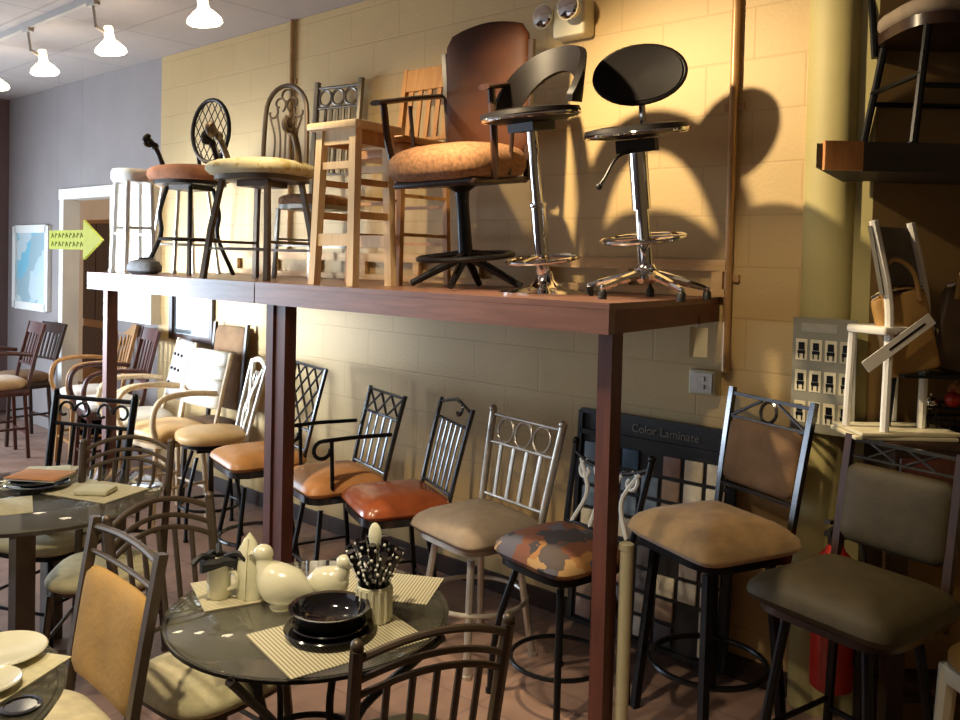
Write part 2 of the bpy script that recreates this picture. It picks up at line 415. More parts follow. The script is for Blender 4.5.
for x in (-7.395,-6.70): w.box((x,0,1.80),(.06,.17,1.02))
for z in (1.25,2.35): w.box((-7.05,0,z),(.79,.18,.08))
w.box((-7.22,.03,1.80),(.035,.06,1.01))
for z in (1.62,1.95): w.box((-7.30,.03,z),(.12,.05,.03))
win=struct('window_1',w,'whitepaint')
obj('pane',MB().box((-7.05,.075,1.8),(.64,.01,1.02)),'daylight',win)
# ------------------------------------------------------------------ shelf on posts
SZ=1.665; SX0,SX1=-5.66,-1.60; SM=-3.73
t=thing('display_shelf','long stained timber display shelf on posts along the block wall','shelf',(0,0,0))
b=MB(); b.prism([(SM+.002,-1.05),(SX1,-1.05),(SX1-.10,0),(SM+.002,0)],SZ-.024,SZ); obj('shelf_board',b,'shelf',t)
b=MB(); b.box(((SM+SX0)/2-.002,-.525,SZ-.012),(SM-SX0-.004,1.05,.024)); obj('shelf_board',b,'shelf',t)
b=MB(); b.box(((SM+SX1)/2+.002,-1.03,SZ-.066),(SX1-SM-.006,.04,.086)); obj('front_beam',b,'shelf',t)
b=MB(); b.box(((SM+SX0)/2-.002,-1.03,SZ-.066),(SM-SX0-.006,.04,.086)); obj('front_beam',b,'shelf',t)
b=MB(); b.prism([(SX1-.042,-1.008),(SX1-.002,-1.008),(SX1-.10,-.002),(SX1-.14,-.002)],SZ-.108,SZ-.0245); obj('end_beam',b,'shelfend',t)
b=MB(); b.box((SX0+.02,-.505,SZ-.066),(.04,1.0,.084)); obj('end_beam',b,'shelfend',t)
b=MB(); b.box(((SX0+SX1)/2,-.03,SZ-.066),(SX1-SX0-.3,.05,.084)); obj('wall_ledger',b,'shelfend',t)
for x in (-1.645,-3.665,-5.50):
    b=MB(); b.box((x,-.965,(SZ-.108)/2),(.058,.07,SZ-.108))
    obj('post',b,'post',t)
b=MB(); b.box((-3.585,-.955,(SZ-.108)/2),(.075,.07,SZ-.108)); obj('post',b,'post',t)
b=MB(); b.box((-3.63,-.028,SZ+.14),(3.94,.03,.05)); b.box((-3.63,-.028,SZ+.02),(3.94,.03,.035))
for k in range(9): b.box((-5.5+k*.475,-.026,SZ+.0765),(.05,.026,.0775))
obj('back_rail',b,'pine',t)
# conduits, boxes, emergency light
b=MB(); b.tube([(-1.655,-.022,CZ-.005),(-1.655,-.022,1.34)],.018,10)
for z in (1.75,2.5,3.1): b.box((-1.655,-.008,z),(.09,.016,.03))
tag(obj('electrical_conduit',b,mat('tan_painted_conduit',(.42,.24,.10),.35,.2)),'tan painted electrical conduit running down the wall beside the chrome bar stool','conduit')
b=MB(); b.tube([(-4.88,-.02,CZ-.005),(-4.88,-.02,1.83)],.016,10)
for z in (2.2,3.0): b.box((-4.88,-.006,z),(.08,.012,.03))
tag(obj('electrical_conduit',b,mat('tan_painted_conduit_far',(.40,.25,.11),.4,.2)),'thin vertical conduit behind the arched-back iron stool','conduit')
t=thing('outlet_box','pale metal junction box on the wall at the foot of the conduit','electrical box',(-1.745,0,1.285))
obj('box_body',MB().rbox((0,-.03,0),(.13,.06,.11),.008),'palepipe',t)
b=MB(); b.box((0,-.063,0),(.10,.006,.085)); b.box((0,-.068,.018),(.03,.008,.022)); b.box((0,-.068,-.018),(.03,.008,.022)); obj('cover_plate',b,'silver',t)
t=thing('emergency_light','cream twin-head emergency light mounted high on the yellow wall','emergency light',(-2.49,0,2.90))
obj('battery_case',MB().rbox((-.01,-.05,.11),(.19,.10,.18),.015),'creampaint',t)
for x,z in ((-.16,.14),(.045,.135)):
    y0=-.05 if x<-.1 else -.12
    h=obj('lamp_head',MB().lathe([(.02,.0),(.045,.015),(.06,.05),(.064,.06)],18).xf((x,y0,z),0,R(90)),'creampaint',t)
    obj('lens',MB().lathe([(.058,.0),(.05,.012),(.02,.018),(.001,.019)],18).xf((x,y0-.062,z),0,R(90)),'chrome',h)
# ------------------------------------------------------------------ track lights
tr=obj('lighting_track',MB().box((-4.6,-1.12,CZ-.02),(8.4,.035,.04)),'trackwhite'); tag(tr,'long ceiling track carrying the spot lamps along the wall','light track')
def track_head(x,label,dx=0.,energy=60):
    t=thing('track_spotlight',label,'spotlight',(x,-1.12,CZ-.04),0,'spot lamps on the ceiling track')
    b=MB(); b.box((0,0,-.012),(.11,.04,.024)); b.tube([(0,0,-.02),(.0,.02,-.16)],.010,8); b.tube([(.0,.02,-.15),(.01,.12,-.19)],.013,8); obj('stem',b,'trackwhite',t)
    ax=R(8)
    obj('socket',MB().lathe([(.02,.06),(.028,.05),(.03,-.01),(.036,-.03)],16).xf((.01,.10,-.19),0,ax),'emitn',t)
    obj('bulb',MB().lathe([(.036,-.03),(.06,-.05),(.09,-.08),(.097,-.105),(.08,-.12),(.03,-.127),(.0005,-.128)],20).xf((.01,.10,-.19),0,ax),'emitw',t)
    return t
for x,l in ((-4.33,'rightmost lit spot lamp on the ceiling track, nearest the viewer'),(-5.46,'lit spot lamp second from the right on the ceiling track'),(-6.50,'lit spot lamp third from the right on the ceiling track'),(-7.45,'lit spot lamp at the left edge, farthest along the track')):
    track_head(x,l)

# ------------------------------------------------------------------ chair parts
def cushion(root,w,d,h,z,m,sup=3.6,dome=.62,tap=0.,y=0.,name='seat',label=None,saddle=0.,edge=.55):
    # z is the top of the cushion
    zb=z-h
    pr=[(.80,zb),(.93,zb+h*.05),(1.0,zb+h*.25),(1.0,zb+h*edge)]
    for i in range(1,7):
        a=i/6.*PI/2; pr.append((max(.0008,1.0*math.cos(a)**dome) if i<6 else .0008, zb+h*edge+h*(1-edge)*math.sin(a)))
    b=MB(); b.lathe(pr,64,(0,y,0),sup,w/2,d/2,tap,saddle)
    return obj(name,b,m,root,label,ang=60)
def legs(root,zt,tx,ty,bx,by,r,m,n=8,bow=0.,taper=1.,y=0.,foot=True):
    for sx in (-1,1):
        for sy in (-1,1):
            T=Vector((sx*tx,y+sy*ty,zt)); B=Vector((sx*bx,y+sy*by,.0))
            b=MB()
            pts=[]
            for i in range(7):
                u=i/6; p=T.lerp(B,u); o=bow*math.sin(PI*u); p+=Vector((sx*o,sy*o,0)); pts.append(p)
            b.tube(pts,[lerp(r,r*taper,i/6) for i in range(7)],n)
            if foot and n>4: b.tube([(B.x,B.y,0),(B.x,B.y,.018)],r*1.35,n)
            obj('leg',b,m,root)
def leg_at(u,zt,tx,ty,bx,by): # half widths at height z=zt*(1-u)
    return lerp(tx,bx,u),lerp(ty,by,u)
def footring(root,z,rad,r,m): return obj('foot_ring',MB().ring((0,0,z),rad,r,8,40),m,root)
def stretchers(root,z,hx,hy,r,m,n=4,y=0.):
    for sg in (-1,1):
        obj('stretcher',MB().tube([(-hx,y+sg*hy,z),(hx,y+sg*hy,z)],r,n),m,root)
        obj('stretcher',MB().tube([(sg*hx,y-hy,z+.04),(sg*hx,y+hy,z+.04)],r,n),m,root)
def plate(root,w,d,z,h,m,n=3.6,swivel=None):
    b=MB(); b.lathe([(.9,z),(.97,z+.004),(.97,z+h)],32,(0,0,0),n,w/2,d/2); obj('seat_frame',b,m,root)
    if swivel: obj('swivel_plate',MB().box((0,0,z-swivel/2),(.20,.20,swivel)),m,root)
class Back:
    def __init__(s,root,zs,zt,wb,wt,yb,rake,curve=0.): s.root=root;s.zs=zs;s.zt=zt;s.wb=wb;s.wt=wt;s.yb=yb;s.rake=rake;s.c=curve
    def hw(s,z): return lerp(s.wb,s.wt,(z-s.zs)/(s.zt-s.zs))/2
    def p(s,x,z):
        v=(z-s.zs)/(s.zt-s.zs); h=max(.05,s.hw(z))
        return (x, s.yb+s.rake*(v**1.15 if v>0 else v)+s.c*(1-(x/h)**2), z)
    def u(s,u,z): return s.p(u*s.hw(z),z)     # u in -1..1
    def posts(s,r,m,n=8,finial=None,z0=None,name='back_post',top=0.):
        for sg in (-1,1):
            b=MB(); z0_=s.zs if z0 is None else z0
            pts=[s.u(sg,lerp(z0_,s.zt+top,i/8)) for i in range(9)]
            b.tube(pts,r,n)
            if finial:
                q=pts[-1]; b.ball((q[0],q[1],q[2]+finial*.5),finial,10)
            obj(name,b,m,s.root)
    def rail(s,z,r,m,n=8,arch=0.,name='top_rail',z2=None):
        b=MB(); pts=[]
        for i in range(13):
            u=-1+2*i/12; zz=z+arch*(1-u*u); pts.append(s.p(u*s.hw(z),zz))
        b.tube(pts,r,n); return obj(name,b,m,s.root)
    def lines(s,ls,r,m,name='back_scrollwork',n=6,smooth=0,label=None):
        if name in ('back_lattice','back_mesh'):
            b=MB()
            for l in ls: b.tube([s.p(x,z) for x,z in l],r,n,smooth=smooth)
            return obj(name,b,m,s.root,label)
        for l in ls: obj(name.rstrip('s'),MB().tube([s.p(x,z) for x,z in l],r,n,smooth=smooth),m,s.root,label)
    def slats(s,us,z0,z1,r,m,name='back_slats',n=6,flat=None,arch=0.):
        for u in us:
            zt_=z1+arch*(1-u*u)
            obj(name.rstrip('s'),MB().tube([s.u(u,lerp(z0,zt_,i/5)) for i in range(6)],r,n,flat=flat),m,s.root)
    def pad(s,z0,z1,wf,th,m,name='back_pad',y=-.0,label=None,arch=0.):
        b=MB(); zc=(z0+z1)/2; h=(z1-z0)/2; w=s.hw(zc)*wf
        # two-sided pillow grid
        n=40; prof=[(.0008,-1.)]+[(math.cos(a)**.35 if a<PI/2 else 0,-math.sin(a)) for a in [PI/2*(5-i)/6 for i in range(6)]]
        prof=[(max(.0008,math.cos(t)**.4),math.sin(t)) for t in [(-PI/2)+PI*i/12 for i in range(13)]]
        vs=[];fs=[]
        for (rr,dd) in prof:
            for k in range(n):
                a=2*PI*k/n+PI/n; ca,sa=math.cos(a),math.sin(a); sup=11.
                q=(abs(ca)**sup+abs(sa)**sup)**(-1/sup)
                x=ca*q*rr*w; z=zc+sa*q*rr*h
                if sa>0: z+=arch*(1-(x/w)**2)*max(0,sa)
                P=s.p(x,z); vs.append((x,P[1]+y+dd*th/2,z))
        for i in range(12):
            for k in range(n): fs.append((i*n+k,i*n+(k+1)%n,(i+1)*n+(k+1)%n,(i+1)*n+k))
        b.add(vs,fs); return obj(name,b,m,s.root,label,ang=70)
def arcpts(cx,cz,r,a0,a1,n=14): return [(cx+r*math.cos(R(lerp(a0,a1,i/n))),cz+r*math.sin(R(lerp(a0,a1,i/n)))) for i in range(n+1)]
def spiral(cx,cz,r0,r1,a0,a1,n=20): return [(cx+lerp(r0,r1,i/n)*math.cos(R(lerp(a0,a1,i/n))),cz+lerp(r0,r1,i/n)*math.sin(R(lerp(a0,a1,i/n)))) for i in range(n+1)]
def scroll_arm(root,sx,zs,h,m,r=.011,yb=.20,yf=-.16,hw=.22,style='bar'):
    b=MB(); x=sx*hw
    if style=='bar':    # straight bar with a curl at the front coming down to the seat
        pts=[(x,yb+.03,zs+h),(x,0,zs+h+.005),(x,yf,zs+h)]
        for a in range(0,300,25): pts.append((x,yf-.0-.045*math.sin(R(a)),zs+h-.045+.045*math.cos(R(a))))
        b.tube(pts,r,8)
        b.tube([(x,yf+.05,zs+h),(x,yf+.055,zs+h*.5),(x,yf+.06,zs-.02)],r,8)
    else:               # upright horn with a scroll at its tip
        pts=[(x*.96,.02,zs-.05),(x*1.02,-.02,zs+.05),(x*1.05,-.07,zs+.14),(x*1.06,-.12,zs+h-.02)]
        for a in range(0,260,30): pts.append((x*1.06,-.12-.0-.03*math.sin(R(a)),zs+h-.03+.03*math.cos(R(a))))
        b.tube(pts,r*1.3,8,smooth=2)
        b.ball((x*1.05,-.07,zs+.14),r*2.,8)
    return obj('armrest',b,m,root)

# ------------------------------------------------------------------ stools on the floor under the shelf
FR='bar stools lined up on the floor under the shelf'
# tan suede stool with ring back
t=thing('bar_stool','tan suede bar stool with upholstered back, foot ring and a metal circle above the pad','bar stool',(-1.50,-.42,0),-22,FR)
cushion(t,.53,.50,.135,.845,'tan_suede',8,edge=.2,dome=.85)
plate(t,.51,.48,.685,.03,'iron2',5,.03)
legs(t,.66,.155,.155,.20,.20,.021,'iron2',4)
footring(t,.24,.225,.012,'iron2')
k=Back(t,.70,1.27,.40,.44,.20,.09); k.posts(.017,'gun',4,top=.015,z0=.66); k.rail(1.26,.010,'gun',4); k.rail(1.165,.008,'gun',4,name='back_rail')
k.lines([[(-.2,1.17),(-.045,1.25)],[(.2,1.17),(.045,1.25)]],.007,'gun'); k.lines([arcpts(0,1.21,.042,0,360,20)],.007,'gun',name='back_ring')
k.pad(.90,1.165,.93,.06,'brown_suede',label='brown suede back pad'); k.rail(.885,.012,'gun',4,name='lower_rail')
# dark olive leather stool
t=thing('bar_stool','dark olive leather bar stool with square back pad, nearest stool at the right','bar stool',(-.91,-.60,0),-14,FR)
cushion(t,.54,.50,.13,.80,'olive_leather',8,edge=.25,dome=.8)
plate(t,.50,.47,.645,.028,'walnut',5,.03)
legs(t,.62,.145,.145,.215,.215,.017,'iron2',8)
stretchers(t,.20,.19,.19,.010,'iron2',8)
k=Back(t,.66,1.185,.40,.40,.205,.08); k.posts(.019,'walnut',4,top=.01,z0=.62); k.rail(1.18,.009,'gun',4); k.rail(1.12,.006,'gun',4,name='back_rail')
k.lines([[(-.12,1.175),(-.02,1.125)],[(-.02,1.175),(-.12,1.125)],[(.02,1.175),(.12,1.125)],[(.12,1.175),(.02,1.125)]],.005,'gun')
k.pad(.82,1.10,.98,.065,'olive_leather')
# patterned multicolour seat
t=thing('bar_stool','counter stool with multicoloured patchwork seat and scrolled lyre back behind the near post','bar stool',(-2.03,-.69,0),-10,FR)
cushion(t,.45,.44,.12,.70,'multi',6,edge=.25,dome=.8); plate(t,.42,.41,.55,.03,'iron2',5,.03)
legs(t,.525,.13,.13,.20,.20,.014,'iron2',8,.02)
footring(t,.17,.20,.010,'iron2')
k=Back(t,.53,.99,.36,.44,.19,.10); k.posts(.014,'iron2',8,finial=.018,z0=.50)
k.rail(.955,.010,'gun',8,arch=-.05); k.rail(.66,.009,'gun',name='lower_rail')
k.lines([[(-.16,.66),(-.10,.80),(-.17,.93)],[(-.05,.66),(-.03,.80),(-.08,.915)],[(.05,.66),(.03,.80),(.08,.915)],[(.16,.66),(.10,.80),(.17,.93)]],.010,'whitepaint',smooth=5,label='curved lyre bars, glare put into their white')  # glare on bars and scrolls is painted in as white
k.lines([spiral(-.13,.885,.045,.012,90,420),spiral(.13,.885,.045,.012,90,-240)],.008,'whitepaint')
# beige stool, silver frame, three circles
t=thing('bar_stool','counter stool with beige seat and silver back of three circles above slats','bar stool',(-2.56,-.62,0),-10,FR)
cushion(t,.49,.47,.125,.675,'beige',8,edge=.2,dome=.85); plate(t,.46,.44,.525,.03,'silver',5,.03)
legs(t,.49,.135,.135,.19,.19,.017,'silver',8)
footring(t,.26,.235,.011,'silver')
k=Back(t,.53,1.05,.42,.50,.19,.10); k.posts(.018,'silver',10,finial=.021,z0=.50)
k.rail(1.035,.008,'silver'); k.rail(.905,.008,'silver',name='back_rail'); k.rail(.66,.008,'silver',name='lower_rail')
k.lines([arcpts(c,.97,.058,0,360,20) for c in (-.13,0,.13)],.0065,'silver',name='back_rings')
k.slats((-.6,-.2,.2,.6),.66,.905,.013,'silver',flat=(.5,1))
# red brown leather stool with peaked top
t=thing('bar_stool','counter stool with glossy red-brown leather seat and peaked slatted metal back','bar stool',(-3.08,-.64,0),-24,FR)
cushion(t,.475,.47,.11,.675,'red_leather',9,edge=.22,dome=.85); plate(t,.465,.46,.53,.04,'gun',6,.03)
legs(t,.48,.12,.12,.185,.185,.015,'iron2',4)
stretchers(t,.18,.165,.165,.009,'iron2')
k=Back(t,.53,1.05,.37,.41,.19,.12); k.posts(.013,'gun',8,z0=.50,top=.02); k.rail(.975,.008,'gun',name='back_rail'); k.rail(.65,.008,'gun',name='lower_rail')
k.lines([[(-.20,1.05),(0,1.09),(.20,1.05)],[(0,1.09)]+spiral(.05,1.04,.045,.015,120,-150)],.009,'gun',name='top_rail')
k.slats((-.62,-.3,0,.3,.62),.65,.975,.009,'gun',flat=(.6,1.2))
# orange tan stool with arms and X rail
t=thing('bar_stool','counter stool with pale orange seat, arms and a crossed top rail','bar stool',(-3.60,-.62,0),-16,FR)
cushion(t,.47,.46,.115,.68,'orange_leather',9,edge=.22,dome=.85); plate(t,.46,.45,.53,.04,'gun',6,.03)
legs(t,.48,.12,.12,.185,.185,.015,'iron2',4)
stretchers(t,.18,.165,.165,.009,'iron2')
k=Back(t,.53,1.05,.40,.43,.19,.12); k.posts(.013,'gun',8,z0=.50,top=.015); k.rail(1.05,.009,'gun'); k.rail(.93,.008,'gun',name='back_rail'); k.rail(.65,.008,'gun',name='lower_rail')
k.lines([[(-.2,.935),(-.06,1.045)],[(-.2,1.045),(-.06,.935)],[(.2,.935),(.06,1.045)],[(.2,1.045),(.06,.935)],[(-.06,.935),(.06,1.045)],[(-.06,1.045),(.06,.935)]],.007,'gun')
k.slats((-.6,-.2,.2,.6),.65,.93,.010,'gun',flat=(.6,1.2))
for s in (-1,1): scroll_arm(t,s,.63,.235,'iron2',hw=.225)
# caramel stool with lattice back, behind the middle posts
t=thing('bar_stool','stool with caramel seat and tall lattice back half hidden by the middle post','bar stool',(-4.25,-.66,0),-14,FR)
cushion(t,.47,.46,.105,.69,'caramel',9,edge=.25,dome=.85); plate(t,.46,.45,.55,.04,'gun',6,.03)
legs(t,.48,.12,.12,.19,.19,.014,'iron2',8)
footring(t,.16,.215,.012,'gun')
k=Back(t,.53,1.145,.38,.46,.19,.13); k.posts(.013,'gun',4,z0=.50); k.rail(1.14,.012,'gun',4); k.rail(.78,.008,'gun',name='back_rail'); k.rail(.67,.008,'gun',name='lower_rail')
L_=[]
for x0,x1 in ((-.19,-.065),(-.065,.065),(.065,.19)):
    for z0,z1 in ((.78,.90),(.90,1.02),(1.02,1.135)): L_+=[[(x0,z0),(x1,z1)],[(x0,z1),(x1,z0)]]
k.lines(L_,.007,'gun',name='back_lattice')
# honey tan round seat with scroll splat
t=thing('bar_stool','stool with round honey-tan seat and bright vase-shaped scroll back beside the middle post','bar stool',(-4.93,-.56,0),-22,FR)
cushion(t,.44,.44,.085,.68,'tan_vinyl',2.6,edge=.5); plate(t,.38,.38,.565,.03,'iron2',2.2,.03)
legs(t,.51,.10,.10,.17,.17,.012,'iron2',8,.025)
footring(t,.18,.185,.010,'iron2')
k=Back(t,.55,1.09,.34,.44,.185,.12); k.posts(.014,'silver',8,z0=.52); k.rail(1.07,.018,'cream_vinyl',8,arch=.04,)
k.lines([[(-.03,.66),(-.06,.78),(-.02,.86),(-.09,.97),(-.16,1.07)],[(.03,.66),(.06,.78),(.02,.86),(.09,.97),(.16,1.07)]],.017,'cream_vinyl',smooth=5,label='vase-shaped splat, glare put into its pale colour')  # glare on top rail and splat is put into this pale colour
k.lines([arcpts(0,.99,.04,0,360,18),arcpts(0,.89,.03,0,360,18),arcpts(0,.79,.035,0,360,18)],.009,'silver',name='back_rings')
k.rail(.66,.009,'gun',name='lower_rail')
# padded channel back chair with rattan arms
def bent_arm(root,sx,zs,h,m,r=.02,hw=.25):
    b=MB(); x=sx*hw
    b.tube([(x*.9,-.19,zs-.10),(x*1.0,-.235,zs+.03),(x*1.02,-.22,zs+h-.06),(x*1.02,-.14,zs+h),(x*1.02,.05,zs+h+.01),(x*.98,.22,zs+h-.01)],r,10,smooth=5)
    return obj('armrest',b,m,root)
def channel_stool(loc,rz,label,seatm,backm,armm,group,tuft=False,ztop=1.12,zs=.66,framem=None,arms=True,chan=4):
    t=thing('arm_stool',label,'bar stool',loc,rz,group)
    cushion(t,.47,.45,.11,zs,seatm,3.6,edge=.45); plate(t,.44,.42,zs-.15,.035,framem or armm,4)
    legs(t,zs-.14,.17,.17,.20,.20,.017,framem or armm,8)
    stretchers(t,.2,.19,.19,.011,framem or armm,8)
    k=Back(t,zs-.12,ztop,.46,.46,.215,.13)
    k.posts(.016,framem or armm,8,z0=zs-.14)
    n=chan; z0=zs+.07
    for i in range(n):
        a=lerp(z0,ztop,i/n); c=lerp(z0,ztop,(i+1)/n)
        if not tuft: k.pad(a+.001,c-.001,.96,.085,backm,name='back_cushion')
    if tuft:
        k.pad(z0,ztop,.96,.08,backm)
        for zz in (.25,.5,.75):
            for xx in (-.5,0,.5):
                p=k.p(xx*.18,lerp(z0,ztop,zz)); obj('tufting_button',MB().ball((p[0],p[1]-.042,p[2]),.012,8),'iron2',t)
    if arms:
        for s in (-1,1): bent_arm(t,s,zs,.20,armm)
    return t
LG='bar stools crowded at the far left under the shelf'
channel_stool((-5.42,-.60,0),0,'stool with white channelled back, tan seat and pale bent arms','tan_vinyl','cream_vinyl','rattan',LG)
channel_stool((-6.05,-.48,0),-14,'pale bent-arm stool with grey button-tufted back','cream_vinyl','grey_fabric','rattan',LG,True,1.14,.64)
def slat_stool(loc,rz,label,seatm,wm,group,arms=True,zs=.66,ztop=1.18,name='arm_stool'):
    t=thing(name,label,'bar stool',loc,rz,group)
    cushion(t,.46,.44,.10,zs,seatm,3.6,edge=.45)
    b=MB(); b.rbox((0,0,zs-.125),(.44,.42,.06),.01); obj('seat_frame',b,wm,t)
    legs(t,zs-.10,.185,.175,.205,.205,.019,wm,4)
    stretchers(t,.22,.195,.19,.013,wm)
    k=Back(t,zs-.05,ztop,.40,.43,.205,.12,.02); k.posts(.019,wm,4,z0=zs-.12)
    b=MB(); b.shell([[k.u(-1+2*i/8,zz) for zz in (ztop-.10,ztop-.05,ztop-.0)] for i in range(9)],.02); obj('top_rail',b,wm,t)
    k.rail(zs+.10,.014,wm,4,name='lower_rail')
    k.slats((-.66,-.33,0,.33,.66),zs+.10,ztop-.09,.017,wm,flat=(.4,1.2),n=4)
    if arms:
        for s in (-1,1): bent_arm(t,s,zs,.21,wm,.018)
    return t
slat_stool((-6.68,-.42,0),-12,'brown wooden arm stool with white seat and slatted back behind the far post','white_fabric','mahog',LG)
slat_stool((-7.26,-.32,0),-8,'leftmost white-seated arm stool beside the doorway casing','white_fabric','birch_dark',LG)
slat_stool((-7.98,-.80,0),-6,'dark red wooden arm stool with brown seat at the left edge','tan_suede','mahog',LG,zs=.70,ztop=1.16)
slat_stool((-8.55,-.40,0),4,'dark slat-back wooden stool behind the red arm stool at far left','brown_suede','walnut',LG,arms=False,zs=.66,ztop=1.10,name='bar_stool')
# dark high back chair behind, by the wall
t=thing('side_chair','dark brown upholstered high-back chair against the wall behind the channelled stool','chair',(-4.98,-.10,0),0)
t.location=(-5.50,-.22,0)
cushion(t,.44,.30,.10,.62,'brown_suede',4); legs(t,.53,.17,.10,.18,.12,.02,'walnut',4)
k=Back(t,.55,1.30,.42,.42,.10,.06); k.posts(.018,'walnut',4,z0=.50); k.pad(.68,1.28,.95,.05,'brown_suede')
# framed mirror on wall above
t=thing('wall_mirror','grey mirror in a dark frame on the wall under the shelf at left','mirror',(-6.15,0,1.36))
b=MB()
for x in (-.3,.3): b.box((x,-.015,0),(.05,.03,.5))
for z in (-.225,.225): b.box((0,-.015,z),(.55,.03,.05))
obj('frame',b,'walnut',t); obj('mirror_glass',MB().box((0,-.006,0),(.55,.006,.41)),mat('dull_mirror',(.35,.38,.40),.15,.8),t)

LEAN=(Vector((-.748,-.663,0))+.85*Vector((.662,-.749,0))).normalized()
def lean_top(t,deg,h,keep):
    # the upper parts of a wobbly pedestal stool lean a little over its base
    rz=t.rotation_euler[2]; v=Matrix.Rotation(-rz,3,'Z')@LEAN; ax=Vector((0,0,1)).cross(v)
    m=Matrix.Translation((0,0,h))@Matrix.Rotation(R(deg),4,ax)@Matrix.Translation((0,0,-h))
    for c in t.children:
        if not c.name.startswith(keep): c.data.transform(m)
# ------------------------------------------------------------------ seats on the shelf
SG='stools displayed on top of the shelf'
Z=SZ
# chrome stool, oval back
t=thing('chrome_bar_stool','chrome gas-lift bar stool with black oval back and star base, rightmost on the shelf','bar stool',(-1.765,-.53,Z),24,SG)
b=MB(); b.lathe([(.0008,.64),(.6,.642),(.95,.652),(1.,.665),(.97,.682),(.7,.69),(.0008,.686)],36,(0,0,0),2.3,.205,.195); obj('seat',b,'blackvinyl',t)
obj('seat_rim',MB().ring((0,0,.658),.205,.008,8,40,ry=.195),'chrome',t)
obj('swivel_plate',MB().box((0,0,.61),(.15,.15,.05)),'blackplastic',t)
b=MB(); b.tube([(0,.12,.635),(0,.22,.66),(0,.25,.74),(0,.245,.86)],.014,8,smooth=5); obj('back_bracket',b,'chrome',t)
b=MB(); 
prof=[(.0008,-.025),(.6,-.026),(.95,-.018),(1.,0),(.95,.014),(.6,.0),(.0008,-.006)]
b.lathe(prof,40,(0,0,0),2.2,.185,.118); b.xf((0,.235,.905),0,R(78)); obj('backrest',b,'blackvinyl',t)
b=MB(); b.ring((0,0,0),.187,.011,8,40,ry=.120); b.xf((0,.235,.905),0,R(78)); obj('backrest_rim',b,'blackvinyl',t)
b=MB(); b.lathe([(.037,.36),(.037,.60),(.03,.605)],20); b.lathe([(.042,.09),(.042,.11),(.030,.13),(.028,.36)],20); obj('gas_lift_column',b,'chrome',t)
b=MB(); b.tube([(.03,-.02,.595),(-.06,-.12,.575),(-.11,-.17,.50),(-.13,-.18,.475)],.006,8,smooth=4); b.ball((-.133,-.182,.468),.013,8); obj('lift_lever',b,'blackplastic',t)
b=MB(); b.ring((0,-.03,.245),.165,.009,8,40); 
for a in (0,180): b.tube([(.03*math.cos(R(a)),0,.245),(.165*math.cos(R(a)),-.03,.245)],.008,8)
obj('foot_ring',b,'chrome',t)
obj('hub',MB().lathe([(.03,.06),(.05,.08),(.05,.12),(.035,.14)],20),'chrome',t)
for i in range(5):
    a=R(20+72*i); c,s=math.cos(a),math.sin(a)
    b=MB(); b.tube([(c*.03,s*.03,.10),(c*.14,s*.14,.075),(c*.25,s*.25,.045)],[.020,.017,.012],8); b.ball((c*.25,s*.25,.045),.014,8)
    l=obj('base_leg',b,'chrome',t); obj('foot_cap',MB().lathe([(.017,0),(.017,.03),(.01,.04)],10,(c*.25,s*.25,0)),'blackplastic',l)
lean_top(t,8.8,.10,('hub','base_leg'))
# chrome stool with black wrap-around bucket back
t=thing('chrome_bar_stool','chrome pedestal bar stool with black wrap-around cut-out bucket back','bar stool',(-2.19,-.64,Z),-4,SG)
b=MB(); b.lathe([(.0008,.725),(.7,.727),(.97,.74),(1.,.755),(.97,.772),(.7,.782),(.0008,.778)],36,(0,0,0),2.3,.205,.20); obj('seat',b,'blackvinyl',t)
obj('seat_rim',MB().ring((0,0,.745),.205,.009,8,40,ry=.20),'chrome',t)
b=MB(); g=[]
for i in range(25):
    u=-1+2*i/24; a=R(90+u*88); ht=.235*(1-abs(u)**2.2)+.02
    base=.785 ; row=[]
    lo=base+(.15*(1-min(1,abs(u)/.62)**2) if abs(u)<.62 else 0)
    for jn in range(6):
        v=jn/5; zz=lerp(lo,base+max(ht,.03),v); rr=.205+.05*((zz-base)/.27)
        row.append((rr*math.cos(a),rr*math.sin(a)*.98,zz))
    g.append(row)
b.shell(g,.028); obj('backrest',b,'blackvinyl',t,ang=60)
b=MB(); b.box((0,0,.705),(.14,.14,.035)); obj('swivel_plate',b,'blackplastic',t)
b=MB(); b.lathe([(.022,.38),(.022,.69)],16); b.lathe([(.034,.37),(.036,.38),(.034,.39)],16); b.lathe([(.03,.06),(.03,.38)],16); obj('column',b,'chrome',t)
b=MB(); b.ring((0,0,.15),.15,.009,8,40); 
for a in (30,150,270): b.tube([(0,0,.17),(.15*math.cos(R(a)),.15*math.sin(R(a)),.15)],.008,8)
obj('foot_ring',b,'chrome',t)
b=MB(); b.lathe([(.20,.0),(.20,.008),(.17,.015),(.08,.03),(.045,.06),(.032,.10)],36); obj('base_disc',b,'chrome',t)
lean_top(t,8.8,.03,('base_disc',))
